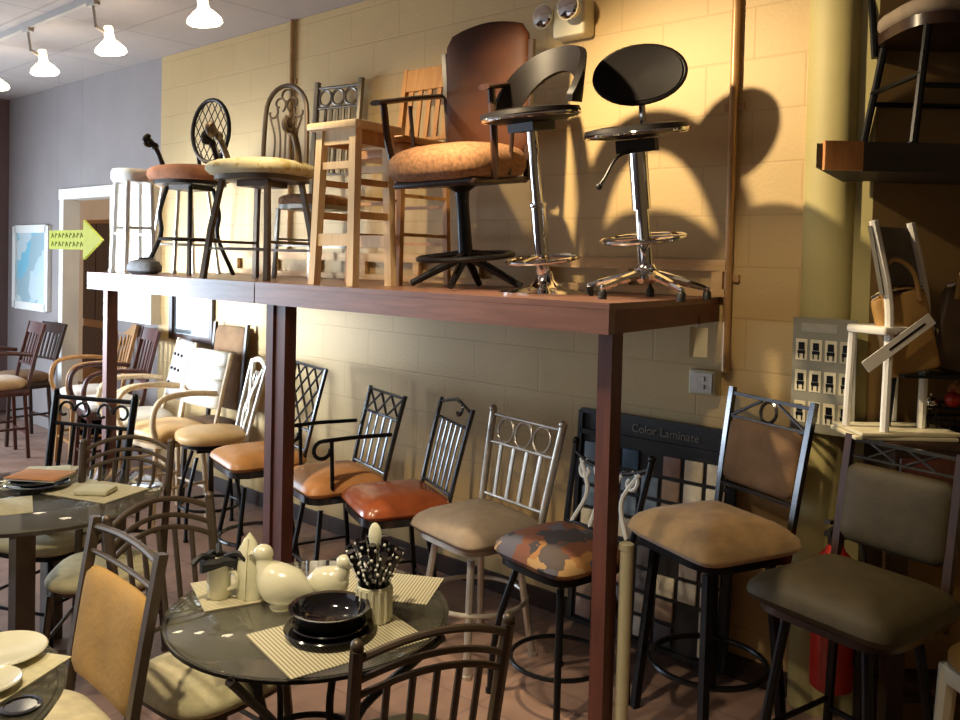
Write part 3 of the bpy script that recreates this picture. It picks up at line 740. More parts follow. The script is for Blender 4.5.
# pub armchair on pedestal
t=thing('swivel_armchair','brown leather swivel pub armchair with dark wooden arms on a black pedestal','bar stool',(-2.72,-.56,Z),8,SG)
cushion(t,.56,.54,.17,.685,'pub_fabric',3.8,edge=.5,y=-.02)
b=MB(); b.rbox((0,0,.502),(.46,.46,.03),.01); obj('seat_frame',b,'walnut',t)
k=Back(t,.52,1.24,.44,.52,.235,.06); k.pad(.62,1.24,1.0,.075,'pub_leather',arch=.04)
k.posts(.018,'walnut',4,z0=.50,top=-.08)
for s in (-1,1):
    b=MB(); b.tube([(s*.285,.28,.955),(s*.30,.10,.935),(s*.305,-.12,.905),(s*.30,-.23,.89)],.024,10,flat=(.55,1.3),smooth=4); am=obj('armrest',b,'walnut',t)
    b=MB(); b.tube([(s*.27,-.13,.51),(s*.295,-.16,.70),(s*.30,-.17,.89)],.017,6,smooth=3); b.tube([(s*.265,.0,.52),(s*.30,.03,.89)],.010,6); obj('arm_support',b,'walnut',am)
b=MB(); b.lathe([(.045,.13),(.035,.17),(.030,.40),(.035,.46),(.08,.49)],18); obj('pedestal',b,'iron2',t)
b=MB(); b.ring((0,0,.155),.225,.013,8,44)
for a in (20,110,200,290): b.tube([(0,0,.18),(.225*math.cos(R(a)),.225*math.sin(R(a)),.155)],.010,8)
obj('foot_ring',b,'iron2',t)
for a in (20,110,200,290):
    c,s=math.cos(R(a)),math.sin(R(a)); obj('base_leg',MB().tube([(c*.02,s*.02,.15),(c*.12,s*.12,.10),(c*.27,s*.27,.02)],[.022,.02,.016],8,smooth=3),'iron2',t)
lean_top(t,6.,.12,('base_leg',))
for c in t.children:
    if c.name.startswith('armrest'):
        for g in c.children:
            rz=t.rotation_euler[2]; v=Matrix.Rotation(-rz,3,'Z')@LEAN; ax=Vector((0,0,1)).cross(v)
            g.data.transform(Matrix.Translation((0,0,.12))@Matrix.Rotation(R(6.),4,ax)@Matrix.Translation((0,0,-.12)))
# oak slat back chair
t=thing('counter_chair','golden oak slat-back bar chair behind the pub armchair','chair',(-3.36,-.40,Z),2,SG)
b=MB(); b.rbox((0,0,.745),(.42,.40,.035),.012); obj('seat',b,'oak',t)
b=MB(); b.rbox((0,0,.69),(.38,.36,.07),.008); obj('seat_frame',b,'birch_dark',t)
legs(t,.72,.175,.165,.19,.185,.02,'oak',4,foot=False); stretchers(t,.42,.18,.17,.012,'oak'); stretchers(t,.22,.185,.175,.012,'oak')
k=Back(t,.74,1.21,.38,.40,.18,.06); k.posts(.021,'oak',4,z0=.70)
b=MB(); b.shell([[k.u(-1+2*i/8,zz) for zz in (1.08,1.14,1.205)] for i in range(9)],.024); obj('top_rail',b,'oak',t)
k.slats((-.72,-.36,0,.36,.72),.79,1.09,.02,'oak',flat=(.35,1.1),n=4); k.rail(.80,.013,'oak',4,name='lower_rail')
# backless birch stool
t=thing('backless_stool','pale birch backless wooden bar stool with legs paled by painted-in daylight at the shelf edge','bar stool',(-3.26,-.80,Z),4,SG)
b=MB(); b.rbox((0,0,.768),(.35,.33,.035),.010); obj('seat',b,'birch',t)
tX,bX,tY,bY=.115,.135,.11,.13
for sx in (-1,1):
    for sy in (-1,1):
        b=MB(); b.tube([(sx*tX,sy*tY,.755),(sx*bX,sy*bY,0)],.030,4); obj('leg',b,'birch',t)
for zz,h in ((.715,.07),(.58,.035),(.22,.06)):
    u=1-zz/.755; hx,hy=lerp(tX,bX,u),lerp(tY,bY,u)
    for sy in (-1,1): obj('stretcher',MB().box((0,sy*hy,zz),(hx*2-.04,.022,h)),'birch',t)
for zz,h in ((.715,.07),(.50,.03),(.34,.035)):
    u=1-zz/.755; hx,hy=lerp(tX,bX,u),lerp(tY,bY,u)
    for sx in (-1,1): obj('stretcher',MB().box((sx*hx,0,zz),(.022,hy*2-.04,h)),'birch_dark',t)  # darker side rails, without the daylight painted on the front
# grey metal chair, circles on back
t=thing('metal_chair','grey-brown metal chair with three circles over slats behind the birch stool','chair',(-4.235,-.30,Z),10,SG)
cushion(t,.38,.34,.08,.52,'pub_fabric',4); plate(t,.38,.34,.42,.03,'pewter',5)
legs(t,.43,.16,.14,.17,.155,.015,'pewter',4); stretchers(t,.2,.168,.15,.009,'pewter')
k=Back(t,.43,1.235,.34,.36,.16,.05); k.posts(.021,'pewter',8,z0=.42,top=.02); k.rail(1.215,.010,'pewter'); k.rail(1.085,.010,'pewter',name='back_rail'); k.rail(.66,.009,'pewter',name='lower_rail')
k.lines([arcpts(c,1.15,.05,0,360,20) for c in (-.105,0,.105)],.009,'pewter',name='back_rings')
k.slats((-.55,-.28,0,.28,.55),.66,1.085,.011,'pewter')
# arched iron stool, cream floral seat
t=thing('iron_stool','bronze iron stool with cream floral seat, tall arched scroll back and horn arms','bar stool',(-4.165,-.72,Z),16,SG)
cushion(t,.58,.52,.10,.685,'floral',3.2,edge=.45); plate(t,.50,.46,.555,.035,'bronze',3.2,.03)
for sx in (-1,1):
    for sy in (-1,1):
        b=MB(); b.tube([(sx*.16,sy*.15,.56),(sx*.20,sy*.19,.28),(sx*.225,sy*.22,0)],[.019,.02,.021],4); obj('leg',b,'bronze',t)
stretchers(t,.17,.21,.205,.011,'bronze'); 
k=Back(t,.62,1.20,.38,.36,.19,.02)
b=MB(); pts=[k.p(-.16,.60),k.p(-.158,.80),k.p(-.152,.97)]+[k.p(.15*math.cos(R(a)),.985+.16*math.sin(R(a))) for a in range(180,-1,-15)]+[k.p(.152,.97),k.p(.158,.80),k.p(.16,.60)]
b.tube(pts,.014,8); obj('back_frame',b,'bronze',t)
k.lines([[(0,.62),(0,.97)],[(-.04,.62),(-.035,.82),(-.065,.97)],[(.04,.62),(.035,.82),(.065,.97)],[(-.09,.62),(-.075,.82),(-.115,.955)],[(.09,.62),(.075,.82),(.115,.955)]],.006,'bronze',name='back_slats',smooth=4)
k.lines([spiral(-.05,1.035,.05,.018,-60,260),spiral(.05,1.035,.05,.018,240,-80),spiral(-.10,.985,.042,.018,40,-200),spiral(.10,.985,.042,.018,140,380),arcpts(0,1.085,.035,0,360)],.007,'bronze')
for s in (-1,1): scroll_arm(t,s,.68,.20,'bronze',.014,style='horn',hw=.255)
# oval back iron stool with rust seat
t=thing('iron_stool','dark iron stool with rust cushion, round oval back and horn arms at left of shelf','bar stool',(-5.13,-.62,Z),16,SG)
cushion(t,.52,.48,.11,.715,'rust',2.5,edge=.5); plate(t,.46,.44,.58,.03,'iron',2.3,.03)
for sx in (-1,1):
    for sy in (-1,1):
        b=MB(); b.tube([(sx*.10,sy*.10,.57),(sx*.13,sy*.13,.40),(sx*.125,sy*.125,.25),(sx*.20,sy*.20,0)],.014,8,smooth=4); obj('leg',b,'iron',t)
obj('foot_ring',MB().ring((0,0,.23),.19,.010,8,36),'iron',t)
k=Back(t,.66,1.24,.30,.34,.17,.02)
b=MB(); b.tube([k.p(.16*math.cos(R(a)),.965+.21*math.sin(R(a))) for a in range(0,360,12)],.014,8,closed=True); obj('back_frame',b,'iron',t)
k.lines([[(-.06,.62),(-.10,.79)],[(.06,.62),(.10,.79)]],.013,'iron',name='back_post')
L_=[]
for q in (-.16,-.11,-.055,0,.055,.11,.16):
    for sg in (-1,1):
        pts=[(q+sg*.55*v,.965+v) for v in [-.21+.42*i/40 for i in range(41)]]
        pts=[(x,z) for x,z in pts if (x/.158)**2+((z-.965)/.208)**2<=1]
        if len(pts)>2: L_.append([pts[0],pts[-1]])
k.lines(L_,.0035,'iron',name='back_mesh')
for s in (-1,1): scroll_arm(t,s,.70,.20,'iron',.013,style='horn',hw=.235)
# wooden topped stool and white stool at far end
t=thing('wooden_stool','tan round-seated stool half hidden behind the white stool on the shelf','bar stool',(-5.55,-.42,Z),0,SG)
b=MB(); b.lathe([(.0008,.60),(.92,.60),(1.,.62),(.98,.645),(.0008,.65)],32,(0,0,0),2.2,.20,.20); obj('seat',b,'birch_dark',t)
legs(t,.605,.11,.11,.17,.17,.015,'silver',8); footring(t,.2,.16,.008,'silver')
t=thing('white_stool','white painted backless stool at the far left end of the shelf','bar stool',(-5.50,-.82,Z),0,SG)
b=MB(); b.lathe([(.0008,.60),(.9,.60),(1.,.62),(1.,.665),(.94,.685),(.0008,.69)],32,(0,0,0),2.4,.135,.135); obj('seat',b,'whitepaint',t)
legs(t,.605,.08,.08,.095,.095,.019,'whitepaint',8); stretchers(t,.26,.088,.088,.009,'whitepaint',8)
t=thing('leather_bag','small crumpled dark grey bag lying on the shelf beside the white stool','bag',(-5.22,-.88,Z),20)
b=MB(); b.lathe([(.7,.0),(1.,.02),(1.02,.05),(.85,.08),(.4,.095),(.0008,.09)],24,(0,0,0),2.8,.115,.07); obj('bag_body',b,mat('dark_grey_leather',(.06,.06,.065),.5,0,.3,30,.4),t)
b=MB(); b.tube([(-.07,0,.075),(-.03,.01,.10),(.04,.02,.098),(.08,0,.07)],.008,8,smooth=4); obj('bag_handle',b,'iron2',t)
# price tag
t=thing('price_tag','small blank cream price tag hanging under the right end of the shelf','price tag',(SX1-.076,-.24,1.565),-58)
obj('card',MB().box((.002,0,-.085),(.003,.075,.125)),'tagpaper',t)
obj('string',MB().tube([(.002,0,-.02),(.003,0,.03)],.002,6),'iron2',t)

# ------------------------------------------------------------------ things leaning on / standing by the wall
t=thing('sample_board','black framed board of colour sample chips leaning on the wall under the shelf','sample board',(-1.98,-.03,0),0)
rx=R(-3.5); BW,BH=.80,1.02
def lean(b): return b.xf((0,-.07,.06),0,R(-3.2))
obj('backing_board',lean(MB().box((0,0,BH/2),(BW,.02,BH))),mat('black_board',(.015,.015,.016),.5),t)
b=MB()
for x in (-BW/2,BW/2): b.box((x,-.012,BH/2),(.025,.03,BH))
for z in (0,BH,BH-.10): b.box((0,-.012,z),(BW,.03,.022))
obj('frame',lean(b),'blackplastic',t)
cc=[(.52,.48,.40),(.74,.66,.48),(.36,.23,.18),(.12,.12,.14),(.22,.30,.38),(.82,.77,.62),(.44,.31,.21),(.06,.12,.20),(.52,.48,.45)]
cm=[mat('sample_chip_colour',c,.5,0,.15,20) for c in cc]
for r_ in range(8):
    for c_ in range(7):
        if random.random()<.10: continue
        x=-BW/2+.075+c_*.108; z=.07+r_*.108
        mi=random.choice((0,1,2,3,5,5,6,8)) if c_<5 else random.choice((1,5,5,8))
        if c_<4 and r_>4: mi=random.choice((4,7,3,4))
        obj('sample_chip',lean(MB().rbox((x,-.016,z),(.088,.012,.09),.004)),cm[mi],t)
def lettering(name,text,size,loc,rot,m,parent):
    tx=bpy.data.curves.new(name,'FONT'); tx.body=text; tx.size=size; tx.extrude=.0008; tx.align_x='CENTER'
    to=bpy.data.objects.new(name,tx); COL.objects.link(to)
    me=bpy.data.meshes.new_from_object(to.evaluated_get(bpy.context.evaluated_depsgraph_get()))
    bpy.data.objects.remove(to); me.materials.clear(); me.materials.append(M[m]); me.name=name
    o=bpy.data.objects.new(name,me); COL.objects.link(o); o.parent=parent; o.location=loc; o.rotation_euler=rot; return o
lettering('header_lettering','Color Laminate',.055,(.06,-.033,BH-.005),(R(90-3.2),0,0),'pewter',t)
# pale pipe near post
t=thing('plastic_pipe','pale plastic pipe standing upright beside the near shelf post','pipe',(-1.575,-.935,0))
obj('pipe_body',MB().tube([(-.003,0,0),(.003,0,.80)],.024,14),'palepipe',t); obj('pipe_cap',MB().lathe([(.027,.79),(.027,.81),(.018,.815)],14),'palepipe',t)
# poster on column
t=thing('photo_poster','grey poster with three rows of small chair photographs on the column','poster',(-1.205,-.098,1.375))
obj('sheet',MB().box((0,0,0),(.25,.004,.46)),mat('grey_poster_paper',(.24,.23,.18),.6,0,.05,10),t)
b=MB(); b.box((-.02,-.003,.19),(.14,.002,.035)); obj('title_strip',b,mat('pale_poster_title',(.33,.32,.27),.6),t)
for r_ in range(3):
    for c_ in range(4):
        f=obj('photo_print',MB().box((-.088+c_*.058,-.003,.10-r_*.125),(.046,.002,.085)),'tagpaper' if c_<3 else 'palepipe',t)
        b=MB(); x=-.088+c_*.058; z=.10-r_*.125
        b.box((x,-.0045,z+.014),(.024,.002,.03)); b.box((x,-.0045,z-.010),(.03,.002,.014)); b.box((x-.010,-.0045,z-.026),(.005,.002,.02)); b.box((x+.010,-.0045,z-.026),(.005,.002,.02))
        obj('printed_chair',b,'iron2',f)
# fire extinguisher
t=thing('fire_extinguisher','red fire extinguisher hung low on the column behind the olive stool','fire extinguisher',(-1.10,-.20,.19))
b=MB(); b.lathe([(.06,.0),(.078,.015),(.08,.05),(.08,.44),(.07,.50),(.035,.54),(.028,.56)],24); obj('cylinder',b,'red',t)
obj('label_panel',MB().ring((0,0,.40),.081,.001,4,10,a0=215,a1=320),'paper',t)
b=MB(); b.lathe([(.03,.56),(.03,.60),(.02,.61)],14); b.box((0,-.04,.62),(.025,.11,.018)); b.box((0,-.045,.655),(.022,.12,.014),(R(-12),0,0)); obj('valve_handle',b,'blackplastic',t)
b=MB(); b.tube([(.02,0,.59),(.08,.0,.60),(.105,0,.50),(.10,0,.22)],.010,8,smooth=5); b.tube([(.10,0,.22),(.098,0,.12)],[.012,.02],10); obj('hose',b,'rubber',t)
obj('wall_bracket',MB().box((0,.09,.30),(.06,.03,.22)),'iron2',t)
# console cabinet along the diagonal wall
def dthing(name,label,cat,a,off,z=0.,extra=0.,group=None):
    p=dg(a,off,z); return thing(name,label,cat,tuple(p),DGZ+extra,group)
t=dthing('console_cabinet','tall dark wooden console cabinet on square legs against the brown wall','cabinet',.53,.15)
obj('top',MB().rbox((0,0,1.165),(1.16,.28,.03),.008),'walnut',t)
obj('carcass',MB().box((0,.005,1.02),(1.08,.25,.26)),'walnut',t)
for x in (-.36,0,.36):
    d_=obj('drawer',MB().rbox((x,-.126,1.02),(.33,.018,.20),.006),'mahog',t); obj('knob',MB().ball((x,-.145,1.02),.015,10),'gun',d_)
for sx in (-1,1):
    for sy in (-1,1): obj('leg',MB().tube([(sx*.515,sy*.10,.90),(sx*.515,sy*.10,0)],.045,4),'walnut',t)
obj('lower_shelf',MB().box((0,0,.22),(.98,.22,.025)),'walnut',t)
# stacked white planks on the cabinet
for i,(l,dx) in enumerate((('lower pale board on the left end of the dark cabinet',.0),('upper pale board under the white chair on the dark cabinet',.01))):
    o=obj('sample_plank',MB().rbox((0,0,0),(.38,.22,.014),.004),'creampaint'); p=dg(.03+dx,.165,1.188+.0155*i); o.location=p; o.rotation_euler=(0,0,R(DGZ+4*i)); tag(o,l,'board','pale boards stacked on the dark cabinet')
# white chair on the cabinet
t=dthing('side_chair','small white wooden chair with grey back panel standing on the dark cabinet','chair',.015,.16,1.2115,28)
for sx in (-1,1):
    b=MB(); b.tube([(sx*.105+(0),-.06,0),(sx*.105,-.065,.30),(sx*.105-.005,-.06,.50),(sx*.105-.06,-.03,.77)],.016,8,smooth=4); obj('back_post',b,'whitepaint',t)
M['shadow_fabric']=mat('shaded_grey_fabric',(.16,.15,.13),.9)  # shade on the back panel is put into this dark colour
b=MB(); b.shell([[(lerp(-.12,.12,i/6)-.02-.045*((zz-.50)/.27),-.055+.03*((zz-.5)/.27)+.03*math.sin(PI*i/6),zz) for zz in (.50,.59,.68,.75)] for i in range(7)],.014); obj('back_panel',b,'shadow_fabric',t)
b=MB(); b.rbox((0,.0,.37),(.30,.17,.03),.01); obj('seat',b,'whitepaint',t)
for sx in (-1,1): obj('leg',MB().tube([(sx*.13,.07,.36),(sx*.135,.08,0)],.014,8),'whitepaint',t)
# bags etc. on the cabinet
t=dthing('display_basket','dark wire basket full of small ornaments on the dark cabinet','basket',.40,.12,1.1805)
b=MB()
for zz,k_ in ((.01,.92),(.06,.97),(.11,1.)): b.ring((0,0,zz),.25*k_,.005,6,40,ry=.10*k_)
for a in range(0,360,15): b.tube([(.23*math.cos(R(a)),.092*math.sin(R(a)),.01),(.25*math.cos(R(a)),.10*math.sin(R(a)),.11)],.003,5)
obj('wire_frame',b,'iron2',t); obj('tray',MB().lathe([(.0008,.004),(.92,.004),(.92,.012),(.0008,.012)],30,(0,0,0),2,.25,.10),'iron2',t)
cols=[('silver ball','chrome'),('red ball','red'),('brown ball','orange_wood')]
for i in range(9):
    c_=cols[(0,1,2,0,2,1,0,2,0)[i]]; a=-.19+i*.047
    p=dg(.40+a,.12+(.035 if i%2 else -.03),1.1805+.115+.025*(i%3))
    o=obj('ornament',MB().ball((0,0,0),.030,12).lathe([(.008,.028),(.008,.038),(.002,.04)],8),c_[1]); o.location=p
    tag(o,'small %s ornament in the wire basket, %s from its left end'%(c_[0].replace(' ball',''),('first','second','third','fourth','fifth','sixth','seventh','eighth','ninth')[i]),'ornament','ornaments heaped in the wire basket')
def tote(a,off,z,w,h,m,label,tilt,rz=0):
    t=dthing('tote_bag',label,'bag',a,off,z,rz)
    b=MB(); b.rbox((0,0,h/2),(w,.05,h),.02,None); b.xf((0,0,0),0,0,R(tilt)); obj('bag_body',b,m,t)
    b=MB()
    b.tube([(-w*.32,-.028,h-.04),(-w*.30,-.03,h+.07),(0,-.03,h+.13),(w*.30,-.03,h+.07),(w*.32,-.028,h-.04)],.009,8,smooth=5); b.xf((0,0,0),0,0,R(tilt)); obj('handle',b,'kraft',t)
    b=MB(); b.tube([(-w*.48,0,h),(-w*.2,-.01,h+.02),(w*.2,.01,h+.015),(w*.48,0,h)],.010,8,smooth=4); b.xf((0,0,0),0,0,R(tilt)); obj('metallic_trim',b,'chrome',t)
    return t
tote(.075,.215,1.425,.20,.30,'kraft','front tan leather tote bag with a long white tag on the heap',-14)
tote(.245,.175,1.425,.20,.31,mat('dark_brown_leather',(.09,.055,.03),.45,0,.2,9),'dark brown tote bag behind the tan bag at the right edge',10)
t=dthing('bag_stand','dark stand box holding the bags above the basket on the cabinet','stand',.24,.195,1.1805)
for sx in (-1,1):
    obj('stand_leg',MB().tube([(sx*.22,0.06,0),(sx*.20,.06,.235)],.012,6),'iron2',t)
obj('stand_top',MB().box((-.0,0,.237),(.46,.16,.012)),'iron2',t)
t=dthing('hang_tag','long white printed hang tag slanting across the tan tote bag','tag',-.02,.285,1.45)
b=MB(); b.box((0,0,.09),(.045,.004,.30),(0,R(52),0)); obj('card',b,'paper',t); b=MB(); b.box((.03,-.003,.113),(.008,.002,.16),(0,R(52),0)); obj('printed_line',b,'iron2',t)
# corner platform with a chair on it
A0=dg(-.405,.45); B0=dg(.9,.45); C0=dg(.9,.0)
t=thing('corner_platform','dark high corner platform with an orange wooden end at upper right','shelf',(0,0,0))
poly=[(A0.x,A0.y),(B0.x,B0.y),(C0.x,C0.y),(-1.06,-.002),(-1.06,-.06),(-1.16,-.085)]
obj('deck',MB().prism(poly,2.145,2.228),'darkboard',t)
f0=dg(-.405,.452); f1=dg(.9,.452)
b=MB(); c=(f0+f1)/2; b.box((0,0,0),(.13,.022,.098)); o=obj('end_block',b,'orange_wood',t,'orange wooden end block'); o.location=dg(-.405+.085,.462,2.186); o.rotation_euler=(0,0,R(DGZ))
b=MB(); b.box((0,0,0),(1.15,.02,.10)); o=obj('fascia',b,'darkboard',t); o.location=dg(-.255+.575,.461,2.185); o.rotation_euler=(0,0,R(DGZ))
t=dthing('dining_chair','dark metal chair with cream seat standing on the corner platform','chair',-.02+.19,.20,2.2285,0)
cushion(t,.44,.42,.08,.555,'beige',3.6); plate(t,.44,.42,.43,.045,'walnut',4)
legs(t,.44,.165,.16,.225,.205,.015,'iron2',8); stretchers(t,.22,.195,.185,.010,'iron2',8)
k=Back(t,.42,1.0,.38,.40,.19,.10); k.posts(.014,'iron2',8,z0=.40); k.rail(.98,.012,'iron2'); k.slats((-.5,0,.5),.45,.98,.008,'iron2')
# cream legged chair, bottom right
t=thing('dining_chair','cream painted wooden chair with tan seat at the bottom right corner','chair',(-.385,-.47,0),-40)
cushion(t,.44,.43,.085,.625,'tan_back',4); b=MB(); b.rbox((0,0,.512),(.42,.40,.06),.012); obj('seat_frame',b,'creampaint',t)
for sx in (-1,1):
    for sy in (-1,1):
        obj('leg',MB().tube([(sx*.185,sy*.175,.53),(sx*.195,sy*.185,.25),(sx*.18,sy*.175,0)],[.030,.026,.018],8,smooth=3),'creampaint',t)
k=Back(t,.42,.95,.38,.42,.20,.10); k.posts(.02,'creampaint',8,z0=.40); k.rail(.93,.022,'creampaint',4); k.rail(.70,.016,'creampaint',4,name='back_rail'); k.slats((-.5,0,.5),.48,.93,.012,'creampaint')

# ------------------------------------------------------------------ front glass table with its setting
TC=Vector((-2.025,-1.975,0)); TR=.415; TZ=.75
t=thing('glass_table','round glass dining table with iron base in the foreground','table',tuple(TC))
b=MB(); b.lathe([(.0008,TZ-.010),(TR-.004,TZ-.010),(TR,TZ-.006),(TR,TZ-.003),(TR-.004,TZ),(.0008,TZ)],64); obj('glass_top',b,'glass',t)
obj('rim_band',MB().ring((0,0,TZ-.017),TR-.012,.009,6,64),'iron',t)
obj('base_ring',MB().ring((0,0,.34),.17,.010,8,40),'iron',t)
for i in range(4):
    a=R(25+90*i); c,s=math.cos(a),math.sin(a)
    b=MB(); b.tube([(c*.42,s*.42,TZ-.02),(c*.34,s*.34,TZ-.10),(c*.16,s*.16,.45),(c*.18,s*.18,.25),(c*.33,s*.33,.0)],.013,8,smooth=6)
    b.tube([(c*.42,s*.42,TZ-.02),(c*.30,s*.30,TZ-.03),(c*.18,s*.18,TZ-.12),(c*.16,s*.16,.45)],.009,8,smooth=5)
    obj('leg',b,'iron',t)
PG='striped placemats on the front glass table'
def placemat(x,y,rz,w,d,label,m='placemat',z=TZ,group=PG):
    o=obj('placemat',MB().rbox((0,0,.002),(w,d,.004),.0015),m); o.location=(x,y,z+.0004); o.rotation_euler=(0,0,R(rz)); return tag(o,label,'placemat',group)
placemat(-1.815,-2.04,78,.41,.30,'striped placemat under the black plates at the front of the glass table')
placemat(-2.30,-2.07,160,.24,.20,'striped placemat under the cream cup at the left of the glass table')
placemat(-2.00,-1.70,30,.34,.22,'striped placemat behind the cream birds at the far side of the glass table')
def plate_obj(x,y,r,z,m,label,group,h=.02,name='plate',cat='plate'):
    b=MB(); b.lathe([(.0008,.002),(r*.6,.0),(r*.62,.004),(r*.95,h*.8),(r,h),(r*.97,h+.003),(r*.60,.010),(.0008,.008)],40)
    o=obj(name,b,m); o.location=(x,y,z); return tag(o,label,cat,group)
PB='black plates and bowls stacked at the front place'
px,py=-1.845,-2.045
plate_obj(px,py,.125,TZ+.0055,'blackglaze','wide black plate at the bottom of the front stack',PB)
plate_obj(px,py,.105,TZ+.016,'blackglaze','middle black plate in the front stack',PB,.02)
b=MB(); b.lathe([(.0008,.0),(.07,.0),(.078,.004),(.095,.02),(.104,.045),(.112,.052),(.112,.055),(.100,.053),(.090,.025),(.07,.010),(.0008,.008)],40)
o=obj('bowl',b,'blackglaze'); o.location=(px,py,TZ+.028); tag(o,'shallow black bowl on top of the stacked plates','bowl',PB)
# cream birds
def bird(x,y,rz,s,label,tuck):
    t=thing('ceramic_bird',label,'figurine',(x,y,TZ+.0005),rz,'cream ceramic birds on the front glass table')
    b=MB()
    # body: swept rings along X (tail to breast)
    prof=[(-.10,.052,.006,.008),(-.085,.058,.018,.022),(-0.05,0.068,0.0432,0.04788),(-0.01,0.068,0.0552,0.057),(0.03,0.072,0.054,0.05928),(.055,.072,.036,.044),(.072,.078,.018,.024),(.078,.080,.004,.006)]
    vs=[];fs=[];n=18
    for (x_,z_,ry_,rz_) in prof:
        for k in range(n):
            a=2*PI*k/n; vs.append((x_*s,math.cos(a)*ry_*s,(z_+math.sin(a)*rz_)*s))
    for i in range(len(prof)-1):
        for k in range(n): fs.append((i*n+k,i*n+(k+1)%n,(i+1)*n+(k+1)%n,(i+1)*n+k))
    fs.append(tuple(range(n))); fs.append(tuple((len(prof)-1)*n+k for k in range(n))); b.add(vs,fs)
    b.tube([(.035*s,0,.085*s),(.050*s,0,.11*s),(.056*s,0,.130*s),(.055*s,0,.145*s)],[.040*s,.030*s,.024*s,.021*s],14,smooth=4)
    obj('body',b,'ceramic',t,ang=70)
    h=obj('head',MB().ball((.060*s,0,.150*s),.026*s,14,sx=1.15),'ceramic',t)
    b=MB(); b.tube([(.08*s,0,.150*s),(.10*s,0,.144*s),(.108*s,0,.136*s)],[.010*s,.006*s,.002*s],8); obj('beak',b,'ceramic',h)
    b=MB(); b.lathe([(.03*s,0),(.034*s,.006*s),(.022*s,.02*s)],18); obj('foot',b,'ceramic',t)
bird(-2.09,-2.03,205,1.05,'larger cream ceramic bird on the glass table beside the folded napkin',0)
bird(-2.03,-1.90,20,.86,'smaller cream ceramic bird between the large bird and the crock',0)
# cone napkin
t=thing('folded_napkin','tall pointed cream napkin standing on the glass table','napkin',(-2.215,-2.06,TZ+.0005),30)
b=MB(); b.lathe([(.038,0),(.044,.05),(.046,.10),(.036,.15),(.018,.185),(.002,.205)],18,(0,0,0),2,1.,.62); obj('cloth',b,'napkin',t)
b=MB(); b.tube([(-.0,-.028,.01),(.004,-.03,.10),(.0,-.012,.19)],.003,6,smooth=3); obj('fold_edge',b,'napkin',t)
# mug with black scarf
def mug(x,y,s,label):
    t=thing('cream_cup',label,'cup',(x,y,TZ+.0055),20)
    b=MB(); b.lathe([(.0008,.0),(.034*s,.0),(.037*s,.006*s),(.038*s,.10*s),(.041*s,.115*s),(.037*s,.113*s),(.033*s,.10*s),(.032*s,.012*s),(.0008,.010*s)],24); obj('cup_body',b,'ceramic',t)
    b=MB(); b.tube([(.037*s,0,.09*s),(.065*s,0,.085*s),(.068*s,0,.05*s),(.038*s,0,.03*s)],.006*s,8,smooth=4); obj('handle',b,'ceramic',t)
    return t
mug(-2.285,-2.12,.95,'cream cup with a black napkin draped in it, left on glass table')
mug(-2.24,-2.03,.9,'second cream cup behind the black napkin cup')
t=thing('black_napkin','black napkin tied and draped over the rim of the left cream cup','napkin',(-2.285,-2.12,TZ+.114),20)
b=MB(); g=[]
for i in range(13):
    a=2*PI*i/12; rr=.060+.018*math.sin(3*a); g.append([(rr*.55*math.cos(a),rr*.55*math.sin(a),.018),(rr*math.cos(a),rr*math.sin(a),.012),(rr*.98*math.cos(a),rr*.98*math.sin(a),-.012-.012*math.sin(2*a))])
b.shell(g,.004); obj('cloth',b,'rubber',t)
b=MB()
for a in (10,130,250): b.tube([(.02*math.cos(R(a)),.02*math.sin(R(a)),.015),(.06*math.cos(R(a)),.06*math.sin(R(a)),.03),(.09*math.cos(R(a)),.09*math.sin(R(a)),.012)],.010,6,smooth=3)
obj('knotted_ends',b,'rubber',t)
# crock with spotted flatware
t=thing('utensil_crock','cream cylindrical crock holding black dotted flatware on the glass table','crock',(-1.83,-1.895,TZ+.0005))
b=MB(); b.lathe([(.0008,.0),(.046,.0),(.05,.005),(.05,.105),(.046,.108),(.044,.102),(.043,.012),(.0008,.010)],28); obj('crock_body',b,'ceramic',t)
b=MB()
for k_ in range(16): b.tube([(.051*math.cos(2*PI*k_/16),.051*math.sin(2*PI*k_/16),.008),(.051*math.cos(2*PI*k_/16),.051*math.sin(2*PI*k_/16),.10)],.004,5)
obj('ribbing',b,'ceramic',t)
M['dots']=mat('white_enamel_dots',(.8,.78,.7),.3)
UG='black flatware handles with white dots in the crock'
fi=0
places=('front','left','right','back','centre')
for ring_,n_,rad in (('outer',9,.034),('inner',5,.016)):
    for i in range(n_):
        a=2*PI*i/n_+.3
        t=thing('flatware_piece','black white-dotted flatware handle standing in the cream crock','flatware',(-1.83+rad*math.cos(a),-1.895+rad*math.sin(a),TZ+.013),math.degrees(a),UG)
        tl=R(22 if ring_=='outer' else 9); top=.185+.025*random.random()+(.025 if ring_=='inner' else 0)
        b=MB(); b.tube([(0,0,0),(.0,0,.10),(.006*math.sin(tl)*20,0,top)],[.004,.007,.0125],8); nh=len(b.f); dx=.006*math.sin(tl)*20
        for j in range(4):
            v=j/3.7+.05; zz=lerp(.11,top,v); xx=dx*max(0,(zz-.10)/(top-.10))
            for aa in (0,120,240): b.ball((xx+.0112*math.cos(R(aa+60*(j%2))),.0112*math.sin(R(aa+60*(j%2))),zz),.0048,6)
        ho=obj('handle',b,'blackglaze',t); ho.data.materials.append(M['dots'])
        for q_,pl in enumerate(ho.data.polygons): pl.material_index=0 if q_<nh else 1
t=thing('wooden_spoon','cream spoon head standing among the dotted flatware','spoon',(-1.83,-1.895,TZ+.013),10)
b=MB(); b.tube([(.004,.004,0),(.0,.0,.20)],.005,8); obj('handle',b,'napkin',t); obj('spoon_bowl',MB().ball((0,0,.235),.03,12,sx=.8,sy=.35,sz=1.3),'napkin',t)

